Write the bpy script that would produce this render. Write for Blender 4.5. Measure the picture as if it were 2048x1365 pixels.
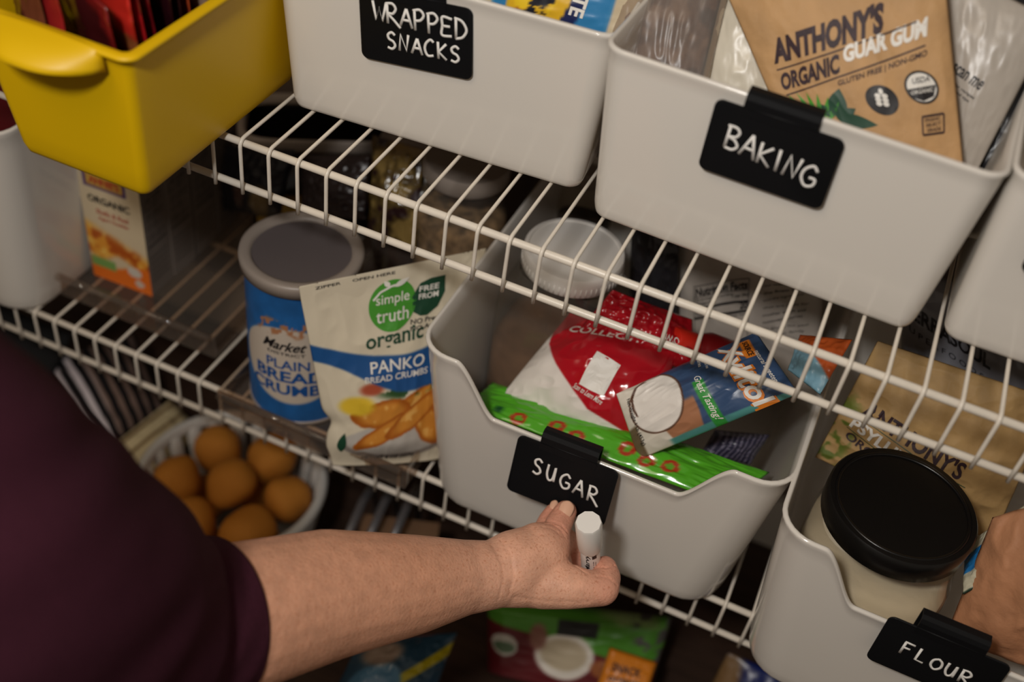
import bpy, bmesh, math, random
import numpy as np
from mathutils import Matrix, Vector

for o in list(bpy.data.objects):
    bpy.data.objects.remove(o, do_unlink=True)
scene = bpy.context.scene
COL = scene.collection

# ------------------------------------------------------------------ camera
cd = bpy.data.cameras.new('camera')
cam = bpy.data.objects.new('camera', cd); COL.objects.link(cam)
cd.sensor_width = 36.0
cd.lens = 39.52
cd.clip_start = 0.02
RX = Vector((0.91046615, 0.39666065, 0.11709702))
DN = Vector((0.35236365, -0.59571639, -0.72177686))
FW = Vector((-0.21654386, 0.69841414, -0.68214841))
CP = Vector((0.43336361, -0.61431492, 0.50428056))
m = Matrix.Identity(4)
for i in range(3):
    m[i][0] = RX[i]; m[i][1] = -DN[i]; m[i][2] = -FW[i]; m[i][3] = CP[i]
cam.matrix_world = m
cd.dof.use_dof = True
cd.dof.focus_distance = 0.875
cd.dof.aperture_fstop = 2.8
scene.camera = cam

# ------------------------------------------------------------------ light
world = bpy.data.worlds.new('room_ambient'); scene.world = world
world.use_nodes = True
world.node_tree.nodes['Background'].inputs[0].default_value = (1.0, 0.84, 0.66, 1)
world.node_tree.nodes['Background'].inputs[1].default_value = 0.24
ld = bpy.data.lights.new('photo_lamp_light', 'AREA')
ld.shape = 'DISK'; ld.size = 0.11; ld.energy = 9.4; ld.color = (1.0, 0.975, 0.945)
lo = bpy.data.objects.new('photo_lamp_light', ld); COL.objects.link(lo)
lo.location = (0.235, -0.775, 0.775)
lo.rotation_euler = (Vector((0.32, 0.0, -0.15)) - Vector(lo.location)).to_track_quat('-Z', 'Y').to_euler()
ld2 = bpy.data.lights.new('warm_fill_light', 'AREA')  # added warm fill that lifts the dark floor level, not a known lamp
ld2.shape = 'DISK'; ld2.size = 0.9; ld2.energy = 12.5; ld2.color = (1.0, 0.80, 0.58)
lo2 = bpy.data.objects.new('warm_fill_light', ld2); COL.objects.link(lo2)
lo2.location = (-0.25, -1.25, 1.70); lo2.rotation_euler = (math.radians(25), 0, 0)
scene.view_settings.view_transform = 'Standard'
scene.view_settings.look = 'None'
scene.view_settings.gamma = 1.0
scene.view_settings.use_curve_mapping = False
scene.view_settings.exposure = -0.55

ZL = -0.3361          # wire plane of the lower shelf
ZF = -0.68            # floor
YB = 0.42             # back wall

# ------------------------------------------------------------------ helpers
def lin(c):
    c = np.asarray(c, float) / 255.0
    return np.where(c <= 0.04045, c / 12.92, ((c + 0.055) / 1.055) ** 2.4)

def node_mat(name):
    mt = bpy.data.materials.new(name); mt.use_nodes = True
    return mt, mt.node_tree.nodes, mt.node_tree.links, mt.node_tree.nodes['Principled BSDF']

def mat(name, rgb, rough=0.5, spec=0.5, metal=0.0, bump=0.0, bscale=400.0, var=0.0, vscale=30.0, coat=0.0, sss=0.0, stretch=None):
    mt, N, L, b = node_mat(name)
    col = tuple(lin(rgb)) + (1,)
    b.inputs['Base Color'].default_value = col
    b.inputs['Roughness'].default_value = rough
    b.inputs['Specular IOR Level'].default_value = spec
    b.inputs['Metallic'].default_value = metal
    b.inputs['Coat Weight'].default_value = coat
    if sss:
        b.inputs['Subsurface Weight'].default_value = sss
        b.inputs['Subsurface Radius'].default_value = (0.012, 0.005, 0.003)
        b.inputs['Subsurface Scale'].default_value = 0.4
    tc = N.new('ShaderNodeTexCoord')
    src = tc.outputs['Object']
    if stretch:
        mp = N.new('ShaderNodeMapping'); mp.inputs['Scale'].default_value = stretch
        L.new(src, mp.inputs[0]); src = mp.outputs[0]
    if var:
        nz = N.new('ShaderNodeTexNoise'); nz.inputs['Scale'].default_value = vscale; nz.inputs['Detail'].default_value = 4
        L.new(src, nz.inputs['Vector'])
        rp = N.new('ShaderNodeValToRGB')
        c = lin(rgb)
        rp.color_ramp.elements[0].position = 0.3; rp.color_ramp.elements[1].position = 0.7
        rp.color_ramp.elements[0].color = tuple(c * (1 - var)) + (1,)
        rp.color_ramp.elements[1].color = tuple(np.minimum(1, c * (1 + var))) + (1,)
        L.new(nz.outputs['Fac'], rp.inputs[0]); L.new(rp.outputs[0], b.inputs['Base Color'])
    if bump:
        n2 = N.new('ShaderNodeTexNoise'); n2.inputs['Scale'].default_value = bscale; n2.inputs['Detail'].default_value = 3
        L.new(src, n2.inputs['Vector'])
        bp = N.new('ShaderNodeBump'); bp.inputs['Strength'].default_value = bump; bp.inputs['Distance'].default_value = 0.001
        L.new(n2.outputs['Fac'], bp.inputs['Height']); L.new(bp.outputs[0], b.inputs['Normal'])
    return mt

def print_mat(name, rough=0.35, spec=0.5, bump=0.15, bscale=120.0):
    """packaging film or card; the printed colours come from the 'print' attribute"""
    mt, N, L, b = node_mat(name)
    at = N.new('ShaderNodeVertexColor'); at.layer_name = 'print'
    L.new(at.outputs['Color'], b.inputs['Base Color'])
    b.inputs['Roughness'].default_value = rough
    b.inputs['Specular IOR Level'].default_value = spec
    tc = N.new('ShaderNodeTexCoord'); nz = N.new('ShaderNodeTexNoise')
    nz.inputs['Scale'].default_value = bscale; nz.inputs['Detail'].default_value = 3
    L.new(tc.outputs['Object'], nz.inputs['Vector'])
    bp = N.new('ShaderNodeBump'); bp.inputs['Strength'].default_value = bump; bp.inputs['Distance'].default_value = 0.002
    L.new(nz.outputs['Fac'], bp.inputs['Height']); L.new(bp.outputs[0], b.inputs['Normal'])
    return mt

def clear_mat(name, tint=(235, 225, 215), haze=0.12, rough=0.05, spec=0.9):
    """thin clear plastic: see-through with a Fresnel sheen and a little milky scatter"""
    mt = bpy.data.materials.new(name); mt.use_nodes = True
    N = mt.node_tree.nodes; L = mt.node_tree.links
    for n in list(N):
        if n.type != 'OUTPUT_MATERIAL': N.remove(n)
    out = [n for n in N if n.type == 'OUTPUT_MATERIAL'][0]
    tr = N.new('ShaderNodeBsdfTransparent'); tr.inputs[0].default_value = tuple(lin(tint)) + (1,)
    df = N.new('ShaderNodeBsdfDiffuse'); df.inputs[0].default_value = (0.6, 0.57, 0.53, 1)
    gl = N.new('ShaderNodeBsdfGlossy'); gl.inputs['Roughness'].default_value = rough
    m1 = N.new('ShaderNodeMixShader'); m1.inputs[0].default_value = haze
    L.new(tr.outputs[0], m1.inputs[1]); L.new(df.outputs[0], m1.inputs[2])
    lw = N.new('ShaderNodeLayerWeight'); lw.inputs[0].default_value = 0.5
    pw = N.new('ShaderNodeMath'); pw.operation = 'POWER'; pw.inputs[1].default_value = 3.0
    L.new(lw.outputs['Facing'], pw.inputs[0])
    fr = N.new('ShaderNodeMath'); fr.operation = 'MULTIPLY_ADD'; fr.inputs[1].default_value = 0.55; fr.inputs[2].default_value = 0.035
    L.new(pw.outputs[0], fr.inputs[0])
    m2 = N.new('ShaderNodeMixShader')
    L.new(fr.outputs[0], m2.inputs[0]); L.new(m1.outputs[0], m2.inputs[1]); L.new(gl.outputs[0], m2.inputs[2])
    L.new(m2.outputs[0], out.inputs['Surface'])
    return mt

def empty(name, loc=(0, 0, 0), rot=(0, 0, 0), label=None, cat=None, group=None):
    o = bpy.data.objects.new(name, None); COL.objects.link(o)
    o.empty_display_size = 0.01
    o.location = loc; o.rotation_euler = rot
    tag(o, label, cat, group)
    return o

def tag(o, label=None, cat=None, group=None, kind=None):
    if label: o['label'] = label
    if cat: o['category'] = cat
    if group: o['group'] = group
    if kind: o['kind'] = kind
    return o

def mesh_obj(name, V, F, mt, parent=None, smooth=True, mi=None):
    me = bpy.data.meshes.new(name)
    me.from_pydata([tuple(map(float, v)) for v in V], [], [tuple(map(int, f)) for f in F])
    me.update()
    for x in (mt if isinstance(mt, (list, tuple)) else [mt]): me.materials.append(x)
    if mi is not None: me.polygons.foreach_set('material_index', mi)
    if smooth: me.polygons.foreach_set('use_smooth', [True] * len(me.polygons))
    o = bpy.data.objects.new(name, me); COL.objects.link(o)
    if parent: o.parent = parent
    return o

def bm_obj(name, bm, mt, parent=None, smooth=False):
    me = bpy.data.meshes.new(name); bm.normal_update(); bm.to_mesh(me); bm.free()
    for x in (mt if isinstance(mt, (list, tuple)) else [mt]): me.materials.append(x)
    if smooth: me.polygons.foreach_set('use_smooth', [True] * len(me.polygons))
    o = bpy.data.objects.new(name, me); COL.objects.link(o)
    if parent: o.parent = parent
    return o

def box_bm(lo, hi, bev=0.0, seg=2):
    bm = bmesh.new()
    bmesh.ops.create_cube(bm, size=1)
    s = [hi[i] - lo[i] for i in range(3)]; c = [(hi[i] + lo[i]) / 2 for i in range(3)]
    for v in bm.verts: v.co = Vector([v.co[i] * s[i] + c[i] for i in range(3)])
    if bev: bmesh.ops.bevel(bm, geom=bm.edges[:], offset=bev, segments=seg, affect='EDGES', profile=0.5)
    return bm

def box(name, lo, hi, mt, parent=None, bev=0.0, smooth=False):
    return bm_obj(name, box_bm(lo, hi, bev), mt, parent, smooth)

def tube_geo(pts, r, n=8, cap=True):
    pts = [np.asarray(p_, float) for p_ in pts]
    rs = r if isinstance(r, (list, tuple)) else [r] * len(pts)
    V = []; F = []
    up = None
    for i, p_ in enumerate(pts):
        a = pts[max(i - 1, 0)]; b = pts[min(i + 1, len(pts) - 1)]
        t = b - a; t = t / (np.linalg.norm(t) + 1e-12)
        if up is None:
            up = np.array([0, 0, 1.0]) if abs(t[2]) < 0.9 else np.array([1.0, 0, 0])
        s = np.cross(t, up); s /= np.linalg.norm(s) + 1e-12
        up = np.cross(s, t)
        for k in range(n):
            a_ = 2 * math.pi * k / n
            V.append(p_ + rs[i] * (math.cos(a_) * s + math.sin(a_) * up))
    for i in range(len(pts) - 1):
        for k in range(n):
            F.append((i * n + k, i * n + (k + 1) % n, (i + 1) * n + (k + 1) % n, (i + 1) * n + k))
    if cap:
        F.append(tuple(range(n - 1, -1, -1))); e = (len(pts) - 1) * n
        F.append(tuple(e + k for k in range(n)))
    return V, F

def tube(name, pts, r, mt, parent=None, n=8):
    V, F = tube_geo(pts, r, n)
    return mesh_obj(name, V, F, mt, parent)

def lathe(name, prof, mt, parent=None, n=48, sx=1.0, sy=1.0, power=2.0, caps=(True, True)):
    """profile of (radius, z); power>2 squares the outline (superellipse)"""
    V = []; F = []
    for r, z in prof:
        for k in range(n):
            a = 2 * math.pi * k / n
            c, s = math.cos(a), math.sin(a)
            if power != 2.0:
                q = (abs(c) ** power + abs(s) ** power) ** (-1 / power)
            else: q = 1
            V.append((r * q * c * sx, r * q * s * sy, z))
    for i in range(len(prof) - 1):
        for k in range(n):
            F.append((i * n + k, i * n + (k + 1) % n, (i + 1) * n + (k + 1) % n, (i + 1) * n + k))
    if caps[0] and prof[0][0] > 1e-3: F.append(tuple(range(n - 1, -1, -1)))
    e = (len(prof) - 1) * n
    if caps[1] and prof[-1][0] > 1e-3: F.append(tuple(e + k for k in range(n)))
    return mesh_obj(name, V, F, mt, parent)

def autosmooth(o, ang=35):
    me = o.data
    bm = bmesh.new(); bm.from_mesh(me)
    for e in bm.edges:
        if len(e.link_faces) == 2 and e.calc_face_angle(0) > math.radians(ang): e.smooth = False
    bm.to_mesh(me); bm.free()
    me.polygons.foreach_set('use_smooth', [True] * len(me.polygons))

# value noise on numpy arrays
def vnoise(x, y, seed=0):
    x = np.asarray(x, float); y = np.asarray(y, float)
    xi = np.floor(x).astype(np.int64); yi = np.floor(y).astype(np.int64)
    fx = x - xi; fy = y - yi
    fx = fx * fx * (3 - 2 * fx); fy = fy * fy * (3 - 2 * fy)
    def h(a, b):
        n = (a * 374761393 + b * 668265263 + seed * 1442695041) & 0x7fffffff
        n = ((n ^ (n >> 13)) * 1274126177) & 0x7fffffff
        n = (n ^ (n >> 16)) & 0xffff
        return n / 65535.0
    return (h(xi, yi) * (1 - fx) + h(xi + 1, yi) * fx) * (1 - fy) + (h(xi, yi + 1) * (1 - fx) + h(xi + 1, yi + 1) * fx) * fy

def fbm(x, y, seed=0, o=3):
    r = 0; a = 1; t = 0
    for k in range(o):
        r = r + a * vnoise(x * 2 ** k, y * 2 ** k, seed + k * 17); t += a; a *= 0.5
    return r / t

def ss(a, b, x):
    t = np.clip((x - a) / (b - a), 0, 1); return t * t * (3 - 2 * t)

def paint(base, mask, col):
    m_ = np.clip(mask, 0, 1)[..., None]
    return base * (1 - m_) + np.asarray(col, float) * m_

def disc(u, v, cu, cv, ru, rv, soft=0.08):
    d = np.sqrt(((u - cu) / ru) ** 2 + ((v - cv) / rv) ** 2)
    return 1 - ss(1 - soft, 1 + soft, d)

def rect(u, v, u0, v0, u1, v1, e=0.006):
    return ss(u0 - e, u0 + e, u) * (1 - ss(u1 - e, u1 + e, u)) * ss(v0 - e, v0 + e, v) * (1 - ss(v1 - e, v1 + e, v))

def flat(rgb):
    return lambda u, v: np.broadcast_to(np.asarray(rgb, float), u.shape + (3,)).copy()

def grid_colors(me, rgb):
    ca = me.color_attributes.new('print', 'FLOAT_COLOR', 'POINT')
    c = np.ones((len(rgb), 4)); c[:, :3] = lin(rgb)
    ca.data.foreach_set('color', c.ravel())

class Pouch:
    """a filled bag between four corners (BL, BR, TR, TL); front() gives points on its printed face"""
    def __init__(s, Q, thick, prof='stand', wr=0.002, wf=5.0, seed=0, back=0.5, edge=None, fold=(1.0, 1.0)):
        s.Q = np.array(Q, float); s.thick = thick; s.pf = prof; s.wr = wr; s.wf = wf; s.seed = seed; s.back = back
        s.edge = edge; s.fold = fold
        c = s.Q
        n = np.cross(c[1] - c[0] + c[2] - c[3], c[3] - c[0] + c[2] - c[1]); n /= np.linalg.norm(n)
        s.n = n
    def base(s, u, v):
        if s.edge: u = s.edge(u, v)
        c = s.Q; u = u[..., None]; v = v[..., None]
        return (1 - u) * (1 - v) * c[0] + u * (1 - v) * c[1] + u * v * c[2] + (1 - u) * v * c[3]
    def prof(s, u, v):
        u = np.clip(u, 0, 1); v = np.clip(v, 0, 1)
        su = np.sin(np.pi * u) ** 0.62
        if s.pf == 'stand':
            return su * (0.25 + 0.75 * ss(0, 0.16, v)) * (1 - ss(0.25, 0.97, v)) ** 0.9 + 0.0
        if s.pf == 'pillow':
            return su * np.sin(np.pi * v) ** 0.62
        if s.pf == 'slab':
            return (np.clip(np.minimum(u, 1 - u) / 0.10, 0, 1) * np.clip(np.minimum(v, 1 - v) / 0.10, 0, 1)) ** 0.5
        return s.pf(u, v)
    def front(s, u, v, off=0.0):
        u = np.asarray(u, float); v = np.asarray(v, float)
        p_ = s.prof(u, v)
        e = np.clip(np.minimum(np.minimum(u, 1 - u), np.minimum(v, 1 - v)) / 0.06, 0, 1)
        a = u * s.wf * s.fold[0]; b = v * s.wf * s.fold[1]
        w1 = vnoise(a + 3.1, b, s.seed); w2 = 1 - np.abs(2 * vnoise(a * 1.7, b * 1.7 + 9, s.seed + 5) - 1)
        w3 = 1 - np.abs(2 * vnoise(a * 3.3 + b, b * 2.6 - a, s.seed + 11) - 1)
        w = (w1 - 0.5) * 1.2 + (w2 - 0.6) * 0.8 + (w3 - 0.6) * 0.35
        h = s.thick * p_ + s.wr * w * (0.25 + 0.75 * e) + off
        return s.base(u, v) + h[..., None] * s.n
    def rear(s, u, v):
        return s.base(u, v) - (s.back * s.thick * s.prof(u, v))[..., None] * s.n
    def build(s, name, mt, color, parent=None, nu=60, nv=70):
        U, Vv = np.meshgrid(np.linspace(0, 1, nu), np.linspace(0, 1, nv))
        A = s.front(U, Vv).reshape(-1, 3); Bk = s.rear(U, Vv).reshape(-1, 3)
        col = color(U, Vv).reshape(-1, 3)
        idx = np.arange(nu * nv).reshape(nv, nu)
        bidx = np.full((nv, nu), -1); bd = np.zeros((nv, nu), bool); bd[0] = bd[-1] = True; bd[:, 0] = bd[:, -1] = True
        bidx[bd] = idx[bd]; k = nu * nv; inner = ~bd
        bidx[inner] = k + np.arange(inner.sum())
        V = np.vstack([A, Bk.reshape(nv, nu, 3)[inner]])
        C = np.vstack([col, col.reshape(nv, nu, 3)[inner]])
        F = []
        f = np.stack([idx[:-1, :-1], idx[:-1, 1:], idx[1:, 1:], idx[1:, :-1]], -1).reshape(-1, 4)
        g = np.stack([bidx[:-1, :-1], bidx[1:, :-1], bidx[1:, 1:], bidx[:-1, 1:]], -1).reshape(-1, 4)
        o = mesh_obj(name, V, np.vstack([f, g]), mt, parent)
        grid_colors(o.data, C)
        return o

# lettering with the built-in font, normalised to a unit box
_txt = {}
def text_geo(s, bold=0.0, shear=0.0, cap=False):
    key = (s, bold, shear)
    if key in _txt: return _txt[key]
    cu = bpy.data.curves.new('txt', 'FONT'); cu.body = s; cu.offset = bold; cu.shear = shear; cu.fill_mode = 'FRONT'
    cu.resolution_u = 3
    o = bpy.data.objects.new('txt', cu); COL.objects.link(o)
    dg = bpy.context.evaluated_depsgraph_get(); dg.update()
    me = bpy.data.meshes.new_from_object(o.evaluated_get(dg))
    V = np.array([v.co[:2] for v in me.vertices]); F = [tuple(p_.vertices) for p_ in me.polygons]
    bpy.data.objects.remove(o); bpy.data.curves.remove(cu); bpy.data.meshes.remove(me)
    lo_, hi_ = V.min(0), V.max(0)
    V = (V - lo_) / (hi_ - lo_)
    _txt[key] = (V, F); return V, F

def lettering(parent, surf, items, mt, off=0.0006, name='lettering'):
    """items: (text, origin uv, e1 uv (width), e2 uv (height), bold); each line is laid on the face surf(u, v, off)"""
    for it in items:
        s, o_, e1, e2 = it[:4]; bold = it[4] if len(it) > 4 else 0.02
        V, F = text_geo(s, bold, it[5] if len(it) > 5 else 0.0)
        uv = np.asarray(o_) + V[:, :1] * np.asarray(e1) + V[:, 1:] * np.asarray(e2)
        mesh_obj(name, surf(uv[:, 0], uv[:, 1], off), F, mt, parent, smooth=False)

def poly_patch(parent, surf, loops, mt, off=0.0005, name='print_mark', rings=6):
    """flat printed shapes: each loop is a list of uv points, filled by rings towards its middle"""
    VV = []; FF = []; n = 0
    for lp in loops:
        lp = np.asarray(lp, float); c = lp.mean(0)
        if len(lp) < 24:      # refine straight edges so that the patch follows the surface
            lp = np.vstack([lp[i] + (lp[(i + 1) % len(lp)] - lp[i]) * t for i in range(len(lp)) for t in (0, 1 / 3, 2 / 3)]).reshape(-1, 2)
        k = len(lp)
        uv = np.vstack([c + (lp - c) * (1 - j / rings) for j in range(rings)] + [c[None]])
        VV.append(surf(uv[:, 0], uv[:, 1], off))
        for j in range(rings - 1):
            FF += [(n + j * k + i, n + j * k + (i + 1) % k, n + (j + 1) * k + (i + 1) % k, n + (j + 1) * k + i) for i in range(k)]
        e = n + (rings - 1) * k
        FF += [(e + i, e + (i + 1) % k, n + rings * k) for i in range(k)]; n += rings * k + 1
    return mesh_obj(name, np.vstack(VV), FF, mt, parent, smooth=False)

def ring_pts(cu, cv, ru, rv, n=36, a0=0, a1=2 * math.pi):
    return [(cu + ru * math.cos(a0 + (a1 - a0) * i / n), cv + rv * math.sin(a0 + (a1 - a0) * i / n)) for i in range(n)]

def stroke_patch(parent, surf, lines, w, mt, off=0.0006, name='print_line', asp=1.0):
    """thin printed lines in uv; asp = metres of v per metre of u, so that the line keeps one width"""
    VV = []; FF = []; n = 0
    for ln in lines:
        ln = np.asarray(ln, float)
        fine = [ln[0]]
        for a, b in zip(ln[:-1], ln[1:]): fine += [a + (b - a) * t / 8 for t in range(1, 9)]
        for a, b in zip(fine[:-1], fine[1:]):
            d = b - a; d2 = np.array([d[0], d[1] * asp]); L_ = np.linalg.norm(d2) + 1e-9
            nn = np.array([-d2[1], d2[0] / asp]) / L_ * w / 2
            uv = np.array([a - nn, b - nn, b + nn, a + nn])
            VV.append(surf(uv[:, 0], uv[:, 1], off)); FF.append((n, n + 1, n + 2, n + 3)); n += 4
    return mesh_obj(name, np.vstack(VV), FF, mt, parent, smooth=False)

# ------------------------------------------------------------------ materials
M = {}
M['wire'] = mat('white_vinyl_coated_wire', (226, 217, 203), rough=0.32, bump=0.06, bscale=900, var=0.05, vscale=60)
M['bin'] = mat('white_moulded_plastic', (222, 216, 207), rough=0.12, bump=0.015, bscale=1500)
M['yellow'] = mat('yellow_moulded_plastic', (226, 182, 0), rough=0.45, bump=0.05, bscale=900)
M['label'] = mat('black_chalkboard_plastic', (9, 10, 13), rough=0.55, spec=0.25, bump=0.05, bscale=900)
M['chalk'] = mat('white_chalk_ink', (236, 233, 228), rough=0.8, bump=0.2, bscale=2500)
M['ink'] = mat('black_ink', (26, 22, 24), rough=0.5)
M['inkw'] = mat('white_ink', (232, 228, 220), rough=0.5)
M['inkbrown'] = mat('dark_plum_ink', (48, 26, 34), rough=0.6, var=0.35, vscale=500)
M['ingreen'] = mat('dark_green_ink', (18, 66, 44), rough=0.5)
M['inkgrn'] = mat('leaf_green_ink', (70, 150, 46), rough=0.45)
M['inkblue'] = mat('blue_ink', (24, 82, 150), rough=0.45)
M['inkorange'] = mat('orange_ink', (226, 130, 40), rough=0.45)
M['inkred'] = mat('red_ink', (178, 58, 40), rough=0.45)
M['inkgrey'] = mat('grey_ink', (120, 112, 106), rough=0.5)
M['clear'] = clear_mat('clear_acrylic', haze=0.05)
M['jar'] = clear_mat('clear_jar_plastic', tint=(240, 236, 228), haze=0.06)
M['film'] = clear_mat('clear_plastic_film', tint=(228, 218, 206), haze=0.20, rough=0.32)
M['lid'] = mat('translucent_white_lid', (222, 217, 210), rough=0.35, bump=0.05, bscale=800)
M['blacklid'] = mat('black_ribbed_lid', (14, 13, 13), rough=0.30, bump=0.05, bscale=1200)
M['pfilm'] = print_mat('printed_film', 0.33, bump=0.12, bscale=90)
M['pgloss'] = print_mat('printed_glossy_film', 0.16, 0.6, bump=0.10, bscale=70)
M['pcard'] = print_mat('printed_card', 0.5, 0.4, bump=0.03, bscale=300)
M['pkraft'] = print_mat('printed_kraft_paper', 0.62, 0.35, bump=0.35, bscale=160)
def skin_mat():
    mt = mat('skin', (224, 170, 142), rough=0.5, spec=0.4, bump=0.5, bscale=420, var=0.10, vscale=90, sss=0.12)
    N = mt.node_tree.nodes; L = mt.node_tree.links; b = N['Principled BSDF']
    src = b.inputs['Base Color'].links[0].from_socket
    at = N.new('ShaderNodeVertexColor'); at.layer_name = 'print'       # redder skin of the fingers, tanned forearm
    mx = N.new('ShaderNodeMix'); mx.data_type = 'RGBA'; mx.blend_type = 'MULTIPLY'; mx.inputs[0].default_value = 1.0
    L.new(src, mx.inputs[6]); L.new(at.outputs['Color'], mx.inputs[7])
    vo = N.new('ShaderNodeTexNoise'); vo.inputs['Scale'].default_value = 520; vo.inputs['Detail'].default_value = 2   # freckles
    tc = N.new('ShaderNodeTexCoord'); L.new(tc.outputs['Object'], vo.inputs['Vector'])
    rp = N.new('ShaderNodeValToRGB'); rp.color_ramp.elements[0].position = 0.56; rp.color_ramp.elements[1].position = 0.72
    rp.color_ramp.elements[0].color = (1, 1, 1, 1); rp.color_ramp.elements[1].color = (0.74, 0.58, 0.48, 1)
    L.new(vo.outputs['Fac'], rp.inputs[0])
    m2 = N.new('ShaderNodeMix'); m2.data_type = 'RGBA'; m2.blend_type = 'MULTIPLY'; m2.inputs[0].default_value = 0.7
    L.new(mx.outputs[2], m2.inputs[6]); L.new(rp.outputs[0], m2.inputs[7]); L.new(m2.outputs[2], b.inputs['Base Color'])
    return mt
M['skin'] = skin_mat()
M['nail'] = mat('finger_nail', (222, 174, 146), rough=0.3, spec=0.5)
M['sleeve'] = mat('maroon_knit_fabric', (64, 27, 40), rough=0.95, spec=0.15, bump=0.5, bscale=700, var=0.12, vscale=300)

# corner points (BL, BR, TR, TL) of the bags, in metres
QD = {'blackbag': [(0.5026, 0.15, 0.0759), (0.5294, 0.13, 0.0898), (0.5334, 0.2, 0.1766), (0.4733, 0.22, 0.2019)],
 'bluebag': [(0.6333, 0.02, -0.1961), (0.6714, 0.04, -0.149), (0.6543, 0.07, -0.1141), (0.6259, 0.06, -0.184)],
 'bluefloor': [(0.1363, -0.1001, -0.6), (0.2345, -0.0624, -0.6), (0.2273, 0.0242, -0.56), (0.1391, -0.0325, -0.56)],
 'clearbag': [(0.2505, 0.1, 0.0836), (0.3242, 0.1, 0.0866), (0.3106, 0.17, 0.1731), (0.2221, 0.17, 0.1664)],
 'coco': [(0.2595, 0.06, -0.6725), (0.442, 0.09, -0.6549), (0.4334, 0.165, -0.5749), (0.2321, 0.1, -0.5908)],
 'creamcloth': [(-0.2089, 0.0705, -0.61), (-0.1938, 0.1633, -0.61), (-0.2486, 0.1701, -0.58), (-0.2631, 0.0657, -0.58)],
 'darkbag': [(0.2901, 0.215, -0.2212), (0.3412, 0.215, -0.2235), (0.3136, 0.225, -0.1001), (0.2676, 0.225, -0.1018)],
 'darkpouch': [(-0.1871, 0.225, -0.2874), (-0.1024, 0.21, -0.2567), (-0.0915, 0.225, -0.1711), (-0.1923, 0.245, -0.214)],
 'foil': [(0.0088, 0.2, -0.2235), (0.068, 0.19, -0.211), (0.0479, 0.24, -0.1271), (-0.0158, 0.25, -0.1387)],
 'green': [(0.2038, 0.02, -0.2095), (0.4401, 0.02, -0.2024), (0.4655, 0.075, -0.2039), (0.2075, 0.075, -0.2272)],
 'guar': [(0.4032, 0.085, 0.0824), (0.5177, 0.09, 0.0869), (0.4331, 0.16, 0.2363), (0.3026, 0.14, 0.1748)],
 'nutri': [(0.3448, 0.235, -0.2662), (0.4874, 0.235, -0.2497), (0.4515, 0.245, -0.119), (0.3059, 0.245, -0.1107)],
 'orange': [(0.4477, 0.1, -0.1107), (0.4774, 0.075, -0.1018), (0.4861, 0.12, -0.0746), (0.4472, 0.14, -0.1043)],
 'orangetag': [(0.3844, 0.05, -0.5939), (0.4378, 0.06, -0.5871), (0.4358, 0.1, -0.5721), (0.3829, 0.085, -0.5601)],
 'panko': [(0.0825, -0.0009, -0.329), (0.1672, 0.0561, -0.329), (0.1528, 0.1514, -0.14), (0.0318, 0.0258, -0.148)],
 'paper': [(0.6392, 0.015, -0.2457), (0.7769, 0.015, -0.2305), (0.6888, 0.05, -0.0544), (0.6288, 0.05, -0.1349)],
 'pirate': [(0.1341, 0.115, 0.086), (0.2632, 0.125, 0.0946), (0.2659, 0.16, 0.1675), (0.1345, 0.16, 0.1606)],
 'psyl': [(0.4968, 0.108, -0.2001), (0.657, 0.108, -0.218), (0.6484, 0.15, -0.086), (0.5082, 0.165, -0.1021)],
 'redflap': [(0.2635, 0.105, -0.1708), (0.377, 0.105, -0.1541), (0.3573, 0.15, -0.1378), (0.2845, 0.135, -0.1246)],
 'scanbag': [(0.4925, 0.13, 0.0903), (0.5153, 0.12, 0.0754), (0.524, 0.17, 0.1941), (0.4384, 0.19, 0.203)],
 'snackback': [(-0.0712, 0.2, -0.2306), (0.0132, 0.185, -0.1925), (0.0031, 0.21, -0.1328), (-0.0797, 0.225, -0.1728)],
 'stripe': [(0.4046, 0.0937, -0.235), (0.4486, 0.1146, -0.245), (0.4556, 0.1397, -0.225), (0.4087, 0.1201, -0.225)],
 'striped': [(-0.2837, 0.0739, -0.6), (-0.2561, 0.1671, -0.6), (-0.3438, 0.2293, -0.56), (-0.4104, 0.136, -0.56)],
 'sugar': [(0.2212, 0.055, -0.2249), (0.348, 0.045, -0.2145), (0.3604, 0.12, -0.1419), (0.2523, 0.13, -0.1625)],
 'terra': [(0.541, 0.205, -0.158), (0.6705, 0.205, -0.1629), (0.6404, 0.23, -0.0784), (0.5066, 0.23, -0.0608)],
 'whitebag': [(0.3134, 0.115, 0.0812), (0.3939, 0.115, 0.0786), (0.3404, 0.18, 0.1706), (0.2967, 0.18, 0.1653)],
 'xyl': [(0.3291, 0.055, -0.1647), (0.3645, 0.04, -0.213), (0.4652, 0.06, -0.0974), (0.417, 0.13, -0.1119)]}
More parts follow.
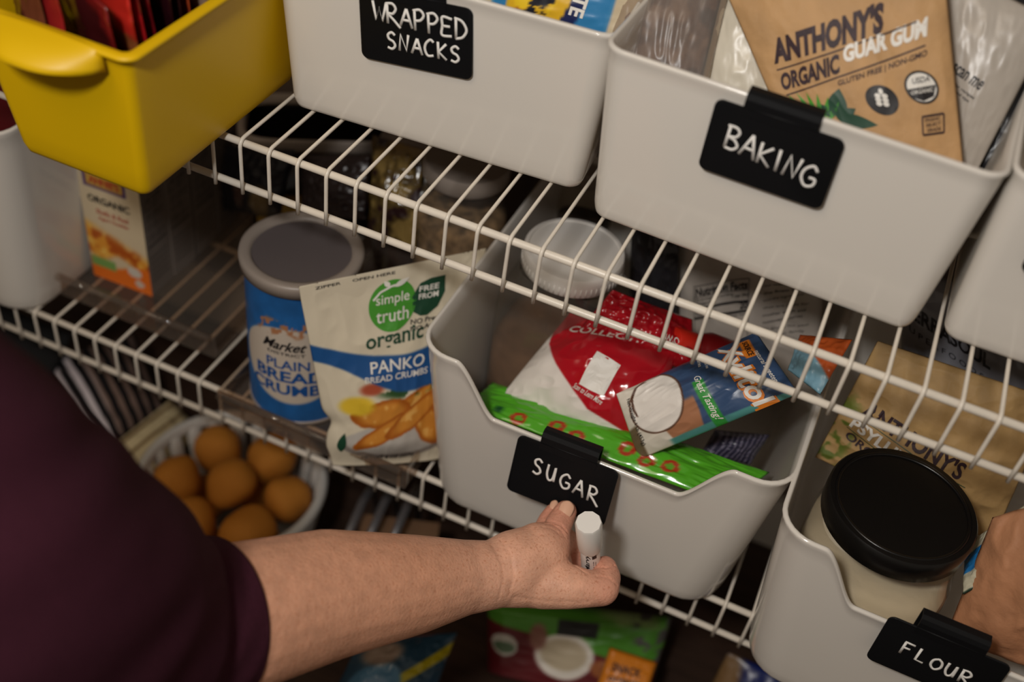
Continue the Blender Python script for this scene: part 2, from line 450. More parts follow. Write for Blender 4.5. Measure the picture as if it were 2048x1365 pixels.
# joints of arm and hand: x, y, z, radius
HAND = {'forearm': [(0.0956, -0.3719, -0.1078, 0.0558), (0.1268, -0.33, -0.1335, 0.0514), (0.1518, -0.2994, -0.1467, 0.051), (0.1705, -0.2721, -0.1614, 0.05),
             (0.2026, -0.216, -0.1874, 0.0466), (0.2451, -0.1637, -0.2134, 0.0376), (0.2725, -0.1307, -0.2278, 0.0295), (0.2926, -0.1119, -0.2341, 0.0268)],
 'index': [(0.3175, -0.0767, -0.2308, 0.0241), (0.3238, -0.0675, -0.2278, 0.0161), (0.3226, -0.0549, -0.2248, 0.0118), (0.3221, -0.0437, -0.2248, 0.011),
           (0.3227, -0.0345, -0.223, 0.0095)],
 'lump': [(0.3132, -0.0962, -0.2611, 0.0138), (0.3271, -0.0981, -0.2601, 0.0089)],
 'middle': [(0.3152, -0.066, -0.2455, 0.0225), (0.3147, -0.0522, -0.2385, 0.0123), (0.3114, -0.0386, -0.2382, 0.0092), (0.3113, -0.0293, -0.236, 0.0071)],
 'palm_a': [(0.2926, -0.1119, -0.2341, 0.026), (0.3051, -0.0961, -0.2335, 0.0286), (0.3182, -0.0779, -0.2323, 0.0249)],
 'palm_b': [(0.2933, -0.1131, -0.2355, 0.0236), (0.3091, -0.0984, -0.2401, 0.0263), (0.3299, -0.0891, -0.2445, 0.0216), (0.3462, -0.0857, -0.2461, 0.0168)],
 'palm_c': [(0.2957, -0.101, -0.2459, 0.024), (0.3129, -0.0745, -0.2608, 0.0247), (0.3221, -0.0642, -0.2605, 0.0228)],
 'pinky': [(0.3128, -0.0823, -0.2687, 0.0185), (0.3275, -0.0695, -0.2823, 0.01), (0.3331, -0.0608, -0.2825, 0.0084)],
 'ring': [(0.3176, -0.0647, -0.2595, 0.0199), (0.3251, -0.0375, -0.2561, 0.0122), (0.3343, -0.0321, -0.2637, 0.0106), (0.3414, -0.0391, -0.2732, 0.0097),
          (0.3406, -0.0477, -0.2759, 0.0084)],
 'thumb': [(0.3294, -0.094, -0.242, 0.0215), (0.3488, -0.0892, -0.2403, 0.0183), (0.3621, -0.0849, -0.2402, 0.0151), (0.3737, -0.077, -0.2417, 0.0144),
           (0.3734, -0.0652, -0.2426, 0.0121), (0.3693, -0.0558, -0.2434, 0.0098)]}
CREASE = [([(0.3096, -0.0481, -0.2276), (0.3125, -0.055, -0.218), (0.3141, -0.0558, -0.2164), (0.3155, -0.0563, -0.2151), (0.3169, -0.0564, -0.2143),
   (0.3183, -0.0566, -0.2134), (0.3196, -0.0561, -0.2133), (0.3209, -0.0567, -0.2128), (0.3221, -0.0569, -0.2127), (0.3233, -0.0568, -0.2129),
   (0.3244, -0.0567, -0.2132), (0.3256, -0.0569, -0.2131), (0.3268, -0.0564, -0.2137), (0.3277, -0.057, -0.2138), (0.3286, -0.0572, -0.2143),
   (0.3295, -0.0574, -0.2148), (0.3304, -0.0576, -0.2153), (0.3313, -0.0578, -0.2158), (0.3321, -0.0577, -0.2167)],
  0.0009, 0.0011),
 ([(0.3132, -0.0621, -0.2131), (0.3144, -0.0614, -0.2134), (0.3157, -0.0607, -0.2138), (0.3169, -0.06, -0.2142), (0.3182, -0.0599, -0.2138),
   (0.3196, -0.0598, -0.2134), (0.321, -0.0597, -0.213), (0.3221, -0.06, -0.2129), (0.3232, -0.0603, -0.2128), (0.3243, -0.0606, -0.2128),
   (0.3254, -0.0609, -0.2127), (0.3265, -0.0608, -0.213), (0.3276, -0.0608, -0.2133), (0.3284, -0.0617, -0.2131), (0.3293, -0.0623, -0.2132),
   (0.3301, -0.0629, -0.2133), (0.3309, -0.0634, -0.2134), (0.3317, -0.0637, -0.2139), (0.3325, -0.064, -0.2144)],
  0.0009, 0.0008),
 ([(0.3146, -0.069, -0.2088), (0.3157, -0.0687, -0.2088), (0.3168, -0.068, -0.2092), (0.318, -0.0676, -0.2092), (0.319, -0.067, -0.2096),
   (0.3201, -0.0663, -0.21), (0.3212, -0.0657, -0.2104), (0.3224, -0.066, -0.2104), (0.3235, -0.0663, -0.2104), (0.3246, -0.0663, -0.2107),
   (0.3257, -0.0664, -0.2111), (0.3267, -0.0664, -0.2115), (0.3278, -0.0664, -0.2118)],
  0.0009, 0.0006),
 ([(0.3647, -0.0649, -0.2337), (0.3658, -0.0654, -0.2324), (0.3669, -0.0653, -0.2319), (0.3679, -0.0656, -0.231), (0.3689, -0.0652, -0.2309),
   (0.3699, -0.0651, -0.2304), (0.3709, -0.0647, -0.2304), (0.3719, -0.0637, -0.2304), (0.3728, -0.0628, -0.2304), (0.3737, -0.0615, -0.2309),
   (0.3746, -0.0602, -0.2313), (0.3755, -0.0586, -0.2321), (0.3763, -0.0561, -0.2342)],
  0.0009, 0.0014),
 ([(0.3665, -0.0806, -0.2255), (0.3673, -0.0799, -0.2257), (0.3682, -0.0792, -0.226), (0.369, -0.0784, -0.2262), (0.3698, -0.0777, -0.2265),
   (0.3707, -0.077, -0.2267), (0.3715, -0.0765, -0.2265), (0.3727, -0.0763, -0.2267), (0.3739, -0.0761, -0.2268), (0.375, -0.0759, -0.227),
   (0.3762, -0.0757, -0.2272), (0.3773, -0.0752, -0.2277), (0.3785, -0.075, -0.2279), (0.3796, -0.0752, -0.2284), (0.3808, -0.0754, -0.229),
   (0.382, -0.0755, -0.2295), (0.3831, -0.0754, -0.2305), (0.3842, -0.0753, -0.2315), (0.3853, -0.0749, -0.2329)],
  0.0009, 0.0013),
 ([(0.3408, -0.0758, -0.2212), (0.3418, -0.0747, -0.224), (0.3426, -0.0723, -0.2284), (0.3414, -0.0575, -0.2496), (0.3425, -0.0564, -0.2524),
   (0.3468, -0.0757, -0.2274), (0.3485, -0.0785, -0.2249), (0.3503, -0.0791, -0.2246), (0.3521, -0.0798, -0.2244), (0.3537, -0.0798, -0.225),
   (0.3555, -0.0805, -0.2248), (0.3573, -0.0809, -0.2249), (0.359, -0.0812, -0.2251)],
  0.0011, 0.0009),
 ([(0.2887, -0.0954, -0.2093), (0.2913, -0.0981, -0.2078), (0.2938, -0.1005, -0.2067), (0.2962, -0.1024, -0.2064), (0.2985, -0.1042, -0.206),
   (0.3008, -0.1058, -0.2061), (0.3029, -0.107, -0.2066), (0.3044, -0.1093, -0.2072), (0.3058, -0.1112, -0.2082), (0.3072, -0.1132, -0.2092),
   (0.3085, -0.1149, -0.2106), (0.3099, -0.1165, -0.212), (0.3111, -0.1179, -0.2138), (0.3116, -0.1201, -0.2155), (0.3121, -0.1221, -0.2177),
   (0.3124, -0.1238, -0.2202), (0.3128, -0.1258, -0.2224), (0.3131, -0.1272, -0.2254), (0.3134, -0.1286, -0.2284)],
  0.0014, 0.0006),
 ([(0.2862, -0.1046, -0.2076), (0.2887, -0.1075, -0.2063), (0.291, -0.1098, -0.2057), (0.2932, -0.1115, -0.206), (0.2953, -0.1132, -0.2062),
   (0.2974, -0.1147, -0.2069), (0.2994, -0.1161, -0.2075), (0.3006, -0.1179, -0.2083), (0.3018, -0.1197, -0.209), (0.3029, -0.1212, -0.2102),
   (0.304, -0.1228, -0.2114), (0.3051, -0.1243, -0.2125), (0.3061, -0.1255, -0.2141), (0.3065, -0.1275, -0.2156), (0.3068, -0.1293, -0.2175),
   (0.3071, -0.1311, -0.2194), (0.3073, -0.1326, -0.2217), (0.3076, -0.1341, -0.2241), (0.3077, -0.135, -0.2273)],
  0.0014, 0.0006),
 ([(0.3172, -0.1244, -0.2319), (0.32, -0.1223, -0.2336), (0.3229, -0.1204, -0.2348), (0.3258, -0.1186, -0.236), (0.3287, -0.1164, -0.2376),
   (0.3318, -0.1154, -0.2376), (0.3349, -0.1144, -0.2375), (0.3386, -0.113, -0.2372), (0.3422, -0.1115, -0.2369), (0.3458, -0.1098, -0.237),
   (0.3494, -0.1084, -0.2367), (0.353, -0.1069, -0.2364), (0.3566, -0.1055, -0.2361), (0.3589, -0.1042, -0.2361), (0.3612, -0.1025, -0.2366),
   (0.3635, -0.1011, -0.2367), (0.3658, -0.0998, -0.2368), (0.3682, -0.0987, -0.2364), (0.3705, -0.0973, -0.2365)],
  0.002, 0.0004)]
NAILS = [((0.3236, -0.0392, -0.2144), (-0.0006999999999999784, 0.0148, 0.006599999999999995), (0.04990781371514484, -0.3502305719993936, 0.7983406269050524), 0.0122,
  0.0145),
 ((0.3108, -0.028, -0.2297), (-0.0007999999999999674, 0.013900000000000003, 0.0041999999999999815),
  (0.04990781371514484, -0.3502305719993936, 0.7983406269050524), 0.0075, 0.009)]
SLEEVE = [(0.161, -0.2816, -0.1564, 0.0538), (0.1518, -0.2994, -0.1467, 0.0587), (0.1373, -0.3236, -0.1302, 0.0722), (0.1178, -0.354, -0.0819, 0.0853),
 (0.1051, -0.3835, -0.0201, 0.0919), (0.0872, -0.4116, 0.0447, 0.0967), (0.0534, -0.4341, 0.1057, 0.1025)]
MARKER = [(0.3491, -0.0718, -0.1772), (0.3596, -0.0509, -0.2661)]
STRIPED = [(-0.2837, 0.0739, -0.6), (-0.2561, 0.1671, -0.6), (-0.3438, 0.2293, -0.56), (-0.4104, 0.136, -0.56)]
CREAM = [(-0.2089, 0.0705, -0.61), (-0.1938, 0.1633, -0.61), (-0.2486, 0.1701, -0.58), (-0.2631, 0.0657, -0.58)]

# ------------------------------------------------------------------ the setting
M['wall'] = mat('warm_grey_wall_paint', (112, 98, 88), rough=0.85, bump=0.15, bscale=250)
M['floor'] = mat('dark_wood_floor', (62, 44, 34), rough=0.5, var=0.3, vscale=8, stretch=(1, 12, 1))
def struct(name, lo_, hi_, mt):
    o = box(name, lo_, hi_, mt); o['kind'] = 'structure'; return o
struct('wall_back', (-1.2, YB, ZF), (1.6, YB + 0.05, 1.75), M['wall'])
struct('wall_left', (-1.25, -2.2, ZF), (-1.2, YB + 0.05, 1.75), M['wall'])
fl = bpy.data.objects.new('floor', None)
struct('floor', (-1.25, -2.2, ZF - 0.04), (1.6, YB + 0.05, ZF), M['floor'])
bpy.data.objects.remove(fl)
struct('baseboard_back', (-1.2, YB - 0.012, ZF), (1.6, YB, ZF + 0.09), M['lid'])

# ------------------------------------------------------------------ wire shelves
def shelf_wire_mesh():
    pts = [(0, YB - 0.002, 0), (0, 0.30, 0), (0, 0.15, 0), (0, 0.006, 0)]
    for k in range(1, 6):
        a = math.pi / 2 * k / 5
        pts.append((0, 0.006 - 0.006 * math.sin(a), -0.006 + 0.006 * math.cos(a)))
    pts += [(0, 0.0, -0.02), (0, 0.0, -0.035), (0, 0.0, -0.0505)]
    V, F = tube_geo(pts, 0.0016, 8)
    me = bpy.data.meshes.new('wire'); me.from_pydata([tuple(v) for v in V], [], F)
    me.polygons.foreach_set('use_smooth', [True] * len(me.polygons)); me.materials.append(M['wire'])
    return me

def wire_shelf(z, y0, x0, i0, i1, label):
    root = empty('wire_shelf', (0, y0, z), label=label, cat='shelf', group='white wire pantry shelves')
    me = shelf_wire_mesh()
    for i in range(i0, i1 + 1):
        o = bpy.data.objects.new('wire', me); COL.objects.link(o); o.parent = root
        o.location = (x0 + i * 0.0254, 0, 0)
        if y0: o.scale = (1, (YB - 0.002 - y0) / (YB - 0.002), 1)
    xa = x0 + i0 * 0.0254 - 0.012; xb = x0 + i1 * 0.0254 + 0.012
    d = YB - 0.002 - y0
    for (y, zz, r) in ((0.0052, -0.0050, 0.0031), (0.0046, -0.0465, 0.0031), (d * 0.5, -0.0046, 0.0028), (d - 0.006, -0.0046, 0.0028)):
        tube('rod', [(xa, y, zz), ((xa + xb) / 2, y, zz), (xb, y, zz)], r, M['wire'], root, 12)
    return root
wire_shelf(0.0, 0.0, 0.0, -16, 38, 'upper white wire shelf under the yellow, snack and baking bins')
wire_shelf(ZL, 0.0275, -0.26356, -10, 48, 'lower white wire shelf under the sugar and flour bins')

# ------------------------------------------------------------------ white bins
def rrect(a, b, r, nc=7, ns=14):
    """points round a rounded rectangle, half sizes a, b (same count whatever the size)"""
    P = []
    def side(p0, p1):
        for k in range(ns): P.append((p0[0] + (p1[0] - p0[0]) * k / ns, p0[1] + (p1[1] - p0[1]) * k / ns))
    def arc(cx, cy, a0):
        for k in range(nc):
            t = a0 + math.pi / 2 * k / nc; P.append((cx + r * math.cos(t), cy + r * math.sin(t)))
    ns_f = ns * 11
    # front edge (y = -b) finer, for the cut-out
    for k in range(ns_f): P.append((-(a - r) + 2 * (a - r) * k / ns_f, -b))
    arc(a - r, -b + r, -math.pi / 2)
    side((a, -b + r), (a, b - r)); arc(a - r, b - r, 0)
    side((a - r, b), (-a + r, b)); arc(-a + r, b - r, math.pi / 2)
    side((-a, b - r), (-a, -b + r)); arc(-a + r, -b + r, math.pi)
    return np.array(P)

def storage_bin(loc, rotz, wt, wb, dt, db, h, r, label, dip=None, group=None, mt=None, th=0.0026, lip=0.0012, rb=None, name='storage_bin'):
    """loc = centre of the front edge of the floor; the front wall leans out"""
    mt = mt or M['bin']
    root = empty(name, loc, (0, 0, rotz), label, 'bin', group)
    rb = rb or r
    yb = db / 2; lean = (dt - db) / 2
    def loop(t, inset=0.0):
        a = (wb + (wt - wb) * t) / 2 - inset; b = (db + (dt - db) * t) / 2 - inset
        rr = max(0.004, rb + (r - rb) * t - inset * 0.8)
        q = rrect(a, b, rr); q[:, 1] += yb; return q
    ref = loop(1.0)
    zt = np.full(len(ref), h)
    if dip:
        xc, depth, soft, dx = dip           # half width of the cut-out, its depth, softness of its ends
        on = (ref[:, 1] < -lean + 0.004)
        zt = np.where(on, h - depth * (1 - ss(xc - soft, xc + soft, np.abs(ref[:, 0] - dx))), h)
    n = len(ref)
    V = []; F = []
    def add(q, z):
        z = np.broadcast_to(z, (n,))
        i = len(V) // n
        for k in range(n): V.append((q[k, 0], q[k, 1], z[k]))
        if i:
            for k in range(n):
                F.append(((i - 1) * n + k, (i - 1) * n + (k + 1) % n, i * n + (k + 1) % n, i * n + k))
    def wall(frac, inset):
        z = zt * frac; q = np.zeros((n, 2))
        lo_ = loop(0, inset); hi_ = loop(1, inset)
        t = (z / h)[:, None]
        return lo_ + (hi_ - lo_) * t, z
    for ins, z in ((0.009, 0.0), (0.004, 0.0004), (0.0014, 0.002), (0.0003, 0.005)): add(loop(0, ins), z)
    for fr in (0.08, 0.2, 0.35, 0.5, 0.65, 0.8, 0.9, 0.965): add(*wall(fr, 0.0))
    q, z = wall(1.0, -lip); add(q, z - 0.0022)
    q, z = wall(1.0, -lip * 0.7); add(q, z - 0.0004)
    q, z = wall(1.0, th * 0.5); add(q, z + 0.0004)
    q, z = wall(1.0, th); add(q, z - 0.0006)
    for fr in (0.9, 0.7, 0.5, 0.3, 0.1): add(*wall(fr, th))
    add(loop(0, th + 0.003), 0.0035)
    add(loop(0, th + 0.012), 0.003)
    F.append(tuple(range(n - 1, -1, -1))); e = len(V) - n
    F.append(tuple(e + k for k in range(n)))
    rim0 = 12 * n
    mi = None
    body_F = F
    mesh_obj('body', V, body_F, mt, root)
    return root

WZ = 0.0017
BK_ROT = math.radians(-1.5); WS_ROT = math.radians(4.2)
storage_bin((0.1295, 0.069, WZ), WS_ROT, 0.264, 0.246, 0.312, 0.294, 0.139, 0.015, 'white plastic bin carrying the black wrapped snacks label', group='white bins on the upper shelf', rb=0.013)
storage_bin((0.3918, 0.053, WZ), BK_ROT, 0.267, 0.246, 0.312, 0.294, 0.143, 0.015, 'white plastic bin carrying the black baking label, full of pouches', group='white bins on the upper shelf', rb=0.013)
storage_bin((0.6560, 0.060, WZ), math.radians(0.5), 0.256, 0.242, 0.312, 0.294, 0.143, 0.015, 'white plastic bin at the right edge, right of the baking bin', group='white bins on the upper shelf', rb=0.013)
LW = ZL + 0.0017
storage_bin((0.3222, 0.010, LW), 0.0, 0.320, 0.282, 0.345, 0.320, 0.197, 0.028, 'white plastic bin with scooped front carrying the black sugar label', dip=(0.1030, 0.053, 0.017, -0.003), group='scoop-front bins on the lower shelf', rb=0.036)
storage_bin((0.6405, -0.030, LW), math.radians(-0.5), 0.320, 0.282, 0.345, 0.320, 0.197, 0.028, 'white plastic bin with scooped front carrying the black flour label', dip=(0.1030, 0.053, 0.017, -0.003), group='scoop-front bins on the lower shelf', rb=0.036)
storage_bin((-0.412, 0.016, LW), 0.0, 0.300, 0.262, 0.345, 0.318, 0.234, 0.030, 'white plastic bin at the left edge, left of the cardboard food boxes', group='scoop-front bins on the lower shelf', rb=0.036)

# ------------------------------------------------------------------ yellow bin
def yellow_bin():
    root = storage_bin((-0.0650, -0.100, WZ), 0.0, 0.130, 0.108, 0.226, 0.200, 0.124, 0.007, 'bright yellow plastic bin overhanging the upper shelf, full of snack packets', mt=M['yellow'], th=0.003, lip=0.006, rb=0.008, name='yellow_bin')
    # moulded pull lip on the front
    V = []; F = []; nu, nv = 25, 9
    for j in range(nv):
        for i in range(nu):
            s = i / (nu - 1) * 2 - 1; t = j / (nv - 1)
            out = 0.030 * (1 - abs(s) ** 2.6) ** 0.8 if abs(s) < 1 else 0
            a = t * math.pi * 0.5
            y = -0.0150 - out * t; z = 0.1240 - 0.002 * s * s - 0.007 * t - 0.006 * t ** 4
            V.append((0.004 + s * 0.042, y, z))
    for j in range(nv - 1):
        for i in range(nu - 1):
            F.append((j * nu + i, j * nu + i + 1, (j + 1) * nu + i + 1, (j + 1) * nu + i))
    o = mesh_obj('handle', V, F, M['yellow'], root)
    sm = o.modifiers.new('thickness', 'SOLIDIFY'); sm.thickness = 0.003
    return root
yellow_bin()

# ------------------------------------------------------------------ clip-on labels
GL = {
 'A': [[(0, 0), (.42, 1)], [(.42, 1), (.8, 0)], [(.12, .36), (.72, .38)]],
 'B': [[(.08, 1), (.1, 0)], [(-.05, .98), (.4, 1.02), (.62, .86), (.5, .62), (.15, .52), (.5, .46), (.72, .24), (.5, .02), (.1, .0)]],
 'C': [[(.7, .88), (.45, 1), (.12, .75), (.03, .4), (.25, .05), (.7, .1)]],
 'D': [[(.05, .98), (.08, 0)], [(-.05, .97), (.45, .88), (.75, .5), (.5, .12), (.05, -.02)]],
 'E': [[(.7, .97), (.08, 1), (.08, .52), (.06, .02), (.7, .05)], [(.08, .52), (.58, .55)]],
 'F': [[(.05, .98), (.02, 0)], [(-.02, .98), (.68, 1.0)], [(.04, .52), (.5, .56)]],
 'G': [[(.72, .82), (.45, 1), (.1, .72), (.05, .3), (.35, -.02), (.72, .12), (.74, .42), (.42, .42)]],
 'I': [[(.12, .95), (.2, 0)]],
 'K': [[(.05, 1), (.1, 0)], [(.68, .95), (.1, .42), (.72, 0)]],
 'L': [[(.1, 1), (.06, .05), (.62, .04)]],
 'N': [[(.02, 0), (.12, .95), (.58, .05), (.72, 1)]],
 'O': [[(.4, .95), (.1, .7), (.08, .25), (.4, 0), (.72, .3), (.68, .75), (.36, .96)]],
 'P': [[(.05, .95), (.1, -.05)], [(-.05, .9), (.4, 1), (.66, .78), (.45, .5), (.08, .42)]],
 'R': [[(.05, .95), (.08, 0)], [(-.05, .95), (.4, 1), (.62, .78), (.42, .52), (.1, .48), (.5, .2), (.92, -.12)]],
 'S': [[(.66, .86), (.4, 1), (.12, .82), (.2, .58), (.52, .46), (.66, .22), (.42, .0), (.08, .06)]],
 'U': [[(.05, .95), (.06, .35), (.28, .02), (.55, .2), (.62, .95), (.66, .05)]],
 'W': [[(.0, 1), (.2, .05), (.42, .7), (.62, .05), (.9, 1)]],
}
def smooth_line(pts, n=6):
    if len(pts) < 3: return [np.array(p_) for p_ in pts]
    P = [np.array(p_, float) for p_ in pts]; P = [2 * P[0] - P[1]] + P + [2 * P[-1] - P[-2]]
    out = []
    for i in range(1, len(P) - 2):
        for k in range(n):
            t = k / n
            out.append(0.5 * ((2 * P[i]) + (P[i + 1] - P[i - 1]) * t + (2 * P[i - 1] - 5 * P[i] + 4 * P[i + 1] - P[i + 2]) * t * t + (3 * P[i] - P[i - 1] - 3 * P[i + 1] + P[i + 2]) * t ** 3))
    out.append(P[-2]); return out
SHARP = set('AFIKLNW')
def label_clip(loc, rot, w, h, lines, label, clip=True, cw=0.050, lw=0.0022, gap=0.004):
    """origin = centre of the top edge of the plate's back; the plate hangs down along -z"""
    root = empty('bin_label', loc, rot, label, 'label', 'black handwritten bin labels')
    # plate with rounded corners
    q = rrect(w / 2, h / 2, 0.0055, nc=6, ns=2); n = len(q)
    V = []; F = []
    for (y, ins) in ((0.0, 0.0), (-0.0010, 0.0), (-0.0014, 0.0005)):
        for x, z in q:
            k = 1 - ins / (w / 2); V.append((x * k, y, z * k - h / 2))
    for i in range(2):
        for k in range(n): F.append((i * n + k, i * n + (k + 1) % n, (i + 1) * n + (k + 1) % n, (i + 1) * n + k))
    F.append(tuple(2 * n + k for k in range(n))); F.append(tuple(range(n - 1, -1, -1)))
    plate = mesh_obj('plate', V, F, M['label'], root, smooth=False); autosmooth(plate, 40)
    if clip:   # tab folded back over the bin rim
        prof = [(-0.0012, -0.006), (-0.0012, 0.006), (-0.0002, 0.0095), (0.0028, 0.0108), (0.0085, 0.0108), (0.0100, 0.0095), (0.0104, 0.004), (0.0104, -0.012)]
        V = []; F = []; m_ = len(prof)
        for s in (-1, 1):
            for (y, z) in prof: V.append((s * cw / 2, y, z))
        for k in range(m_ - 1): F.append((k, k + 1, m_ + k + 1, m_ + k))
        o = mesh_obj('clip', V, F, M['label'], root, smooth=False)
        sm = o.modifiers.new('thickness', 'SOLIDIFY'); sm.thickness = 0.0013; sm.offset = 0
        # thin crease ridge where the tab leaves the plate
        tube('fold_ridge', [(-cw / 2, -0.0016, 0.0005), (0, -0.0016, 0.0005), (cw / 2, -0.0016, 0.0005)], 0.0006, M['label'], o, 6)
    # handwriting
    VV = []; FF = []; n = 0
    for (txt, x0, z0, lh, adv, slope, shear) in lines:
        x = x0
        for i, ch in enumerate(txt):
            if ch == ' ': x += adv; continue
            hh = lh * (1 + 0.06 * math.sin(i * 2.3))
            ww = lh * 0.78
            for st in GL[ch]:
                pl = st if ch in SHARP else smooth_line(st)
                pts = []
                for p_ in pl:
                    px = x + p_[0] * ww + shear * p_[1] * hh; pz = z0 + slope * (px - x0) + p_[1] * hh
                    pts.append((px, -0.0015, pz))
                tv, tf = tube_geo(pts, lw / 2, 6)
                tv = [(a, -0.0015 + (b + 0.0015) * 0.35, c) for a, b, c in tv]
                VV += tv; FF += [tuple(k + n for k in f) for f in tf]; n += len(tv)
            x += adv * (0.62 if ch == 'I' else 1.0)
    if VV: mesh_obj('lettering', VV, FF, M['chalk'], plate)
    return root

label_clip((0.3840, 0.0425, 0.1358), (0, 0, BK_ROT), 0.0870, 0.0545, [('BAKING', -0.0310, -0.0320, 0.0165, 0.0118, -0.13, 0.05)], 'black label reading BAKING clipped on the upper bin of brown pouches')
label_clip((0.1128, 0.0602, 0.1292), (0, math.radians(-4.5), WS_ROT), 0.0880, 0.0560, [('WRAPPED', -0.0330, -0.0235, 0.0150, 0.0106, -0.02, 0.0), ('SNACKS', -0.0230, -0.0435, 0.0130, 0.0100, 0.0, 0.0)], 'black label reading WRAPPED SNACKS on the upper bin', cw=0.048)
label_clip((0.6010, 0.0475, 0.1370), (0, 0, math.radians(0.5)), 0.0870, 0.0545, [], 'black label corner at the far right edge of the upper shelf')
label_clip((0.3085, -0.0065, -0.1850), (math.radians(-16.5), math.radians(-2.0), 0), 0.0890, 0.0560, [('SUGAR', -0.0265, -0.0295, 0.0145, 0.0127, -0.13, 0.0)], 'black label reading SUGAR clipped on the scooped bin above the hand')
label_clip((0.6245, -0.0435, -0.1765), (math.radians(-3), 0, math.radians(-0.5)), 0.0900, 0.0545, [('FLOUR', -0.0260, -0.0330, 0.0140, 0.0112, -0.08, 0.0)], 'black label reading FLOUR clipped on the bin with the black-lidded jar')

# ------------------------------------------------------------------ upper bins: contents
def bag(name, key, thick, mt, color, label, cat='bag', prof='stand', group=None, nu=60, nv=70, push=0.0, **kw):
    Qp = np.array(QD[key]); 
    P = Pouch(Qp, thick, prof, **kw)
    if push: P.Q = P.Q + push * P.n
    root = empty(name, tuple(P.Q[:2].mean(0)), label=label, cat=cat, group=group)
    bpy.context.view_layer.update()
    o = P.build('bag_body', mt, color, None, nu, nv)
    o.parent = root; o.location = -root.location     # the body keeps world coordinates
    return o, P.front, P

# snack bag with blue, yellow and red print
def c_pirate(u, v):
    v = v - 0.22
    c = flat((206, 190, 160))(u, v)
    k = rect(u, v, 0.18, -0.1, 0.80, 1.1)
    c = paint(c, k * (1 - ss(0.60, 0.63, u - 0.25 * (v - 0.3))), (226, 180, 40))
    c = paint(c, k * ss(0.64, 0.66, u - 0.12 * (v - .3)), (50, 130, 185))
    c = paint(c, rect(u, v, 0.1, -0.1, 0.2, 1.1), (50, 130, 185))
    pop = fbm(u * 14, v * 12, 3)
    z = disc(u, v, 0.36, 0.35, 0.15, 0.40)
    c = paint(c, z * ss(0.42, 0.5, pop), (238, 200, 40))
    c = paint(c, z * ss(0.56, 0.62, fbm(u * 11, v * 10, 9)), (150, 60, 40))
    c = paint(c, z * (1 - ss(0.36, 0.40, pop)), (24, 26, 40))
    ring = disc(u, v, 0.36, 0.40, 0.30, 0.80, 0.02) - disc(u, v, 0.36, 0.40, 0.225, 0.60, 0.02)
    c = paint(c, ring * ss(0.40, 0.45, u), (24, 36, 84))
    return c
r_, s_, P_ = bag('snack_bag', 'pirate', 0.020, M['pfilm'], c_pirate, 'cream snack bag with blue and yellow print poking out of the snack bin', prof='pillow', wr=0.0015)
lettering(r_, s_, [('PIRATE', (0.590, 0.80), (-0.015, -0.50), (0.085, -0.01), 0.03)], M['inkw'])
poly_patch(r_, s_, [[(0.70, 0.56), (0.76, 0.60), (0.77, 0.74), (0.71, 0.72)]], M['inkblue'])

# clear bag with brown contents
def c_nuts(u, v):
    c = flat((104, 74, 62))(u, v)
    c = paint(c, ss(0.45, 0.6, fbm(u * 6, v * 9, 4)), (140, 112, 96))
    c = paint(c, ss(0.55, 0.7, fbm(u * 4, v * 5, 14)), (66, 40, 36))
    return c
r_, s_, P_ = bag('clear_food_bag', 'clearbag', 0.016, M['film'], flat((200, 190, 180)), 'crinkled clear plastic bag of brown food in the baking bin', prof='pillow', wr=0.0026, wf=6, fold=(1.5, 0.6), seed=7)
P2 = Pouch(P_.Q * 0.86 + P_.Q.mean(0) * 0.14, 0.010, 'pillow', wr=0.003, wf=7, seed=9, back=0.9)
o = P2.build('contents', M['pkraft'], c_nuts, r_.parent, 40, 50); o.location = -r_.parent.location
# plain white bag
bag('white_bag', 'whitebag', 0.018, M['pfilm'], flat((212, 205, 188)), 'plain cream bag wedged between clear bag and brown pouch', wr=0.0015, prof='pillow')

# brown kraft pouch
KR = (190, 150, 104)
def c_guar(u, v):
    c = flat(KR)(u, v)
    c = c * (0.93 + 0.14 * fbm(u * 9, v * 9, 2))[..., None]
    c = paint(c, disc(u, v, 0.40, 0.31, 0.10, 0.06) * 0, (60, 120, 60))
    return np.clip(c, 0, 255)
gpush = 0.0
r_, s_, P_ = bag('kraft_pouch', 'guar', 0.013, M['pkraft'], c_guar, 'brown kraft pouch printed ANTHONY\'S ORGANIC GUAR GUM in the baking bin', wr=0.0020, wf=4, seed=21, prof='pillow', nu=130, nv=150)
lettering(r_, s_, [("ANTHONY'S", (0.10, 0.515), (0.585, 0.125), (0.035, 0.125), 0.055),
                   ('ORGANIC', (0.085, 0.385), (0.345, 0.095), (0.022, 0.085), 0.045),
                   ('GLUTEN FREE | NON-GMO', (0.400, 0.418), (0.475, 0.128), (0.008, 0.030), 0.02)], M['inkbrown'])
lettering(r_, s_, [('GUAR GUM', (0.462, 0.522), (0.425, 0.100), (0.018, 0.072), 0.05)], M['inkw'])
stroke_patch(r_, s_, [[(0.10, 0.488), (0.85, 0.676)], [(0.10, 0.366), (0.41, 0.462), (0.876, 0.590)]], 0.006, M['inkbrown'])
poly_patch(r_, s_, [ring_pts(0.615, 0.377, 0.085, 0.060)], M['ink'])
poly_patch(r_, s_, [ring_pts(0.829, 0.436, 0.086, 0.062)], M['ink'])
poly_patch(r_, s_, [ring_pts(0.829, 0.436, 0.074, 0.053)], M['inkw'], off=0.0008)
poly_patch(r_, s_, [[(0.756, 0.425), (0.902, 0.448), (0.885, 0.405), (0.83, 0.385), (0.775, 0.395)]], M['ink'], off=0.0010)
lettering(r_, s_, [('ORGANIC', (0.770, 0.405), (0.115, 0.018), (0.004, 0.016), 0.01), ], M['inkw'], off=0.0013)
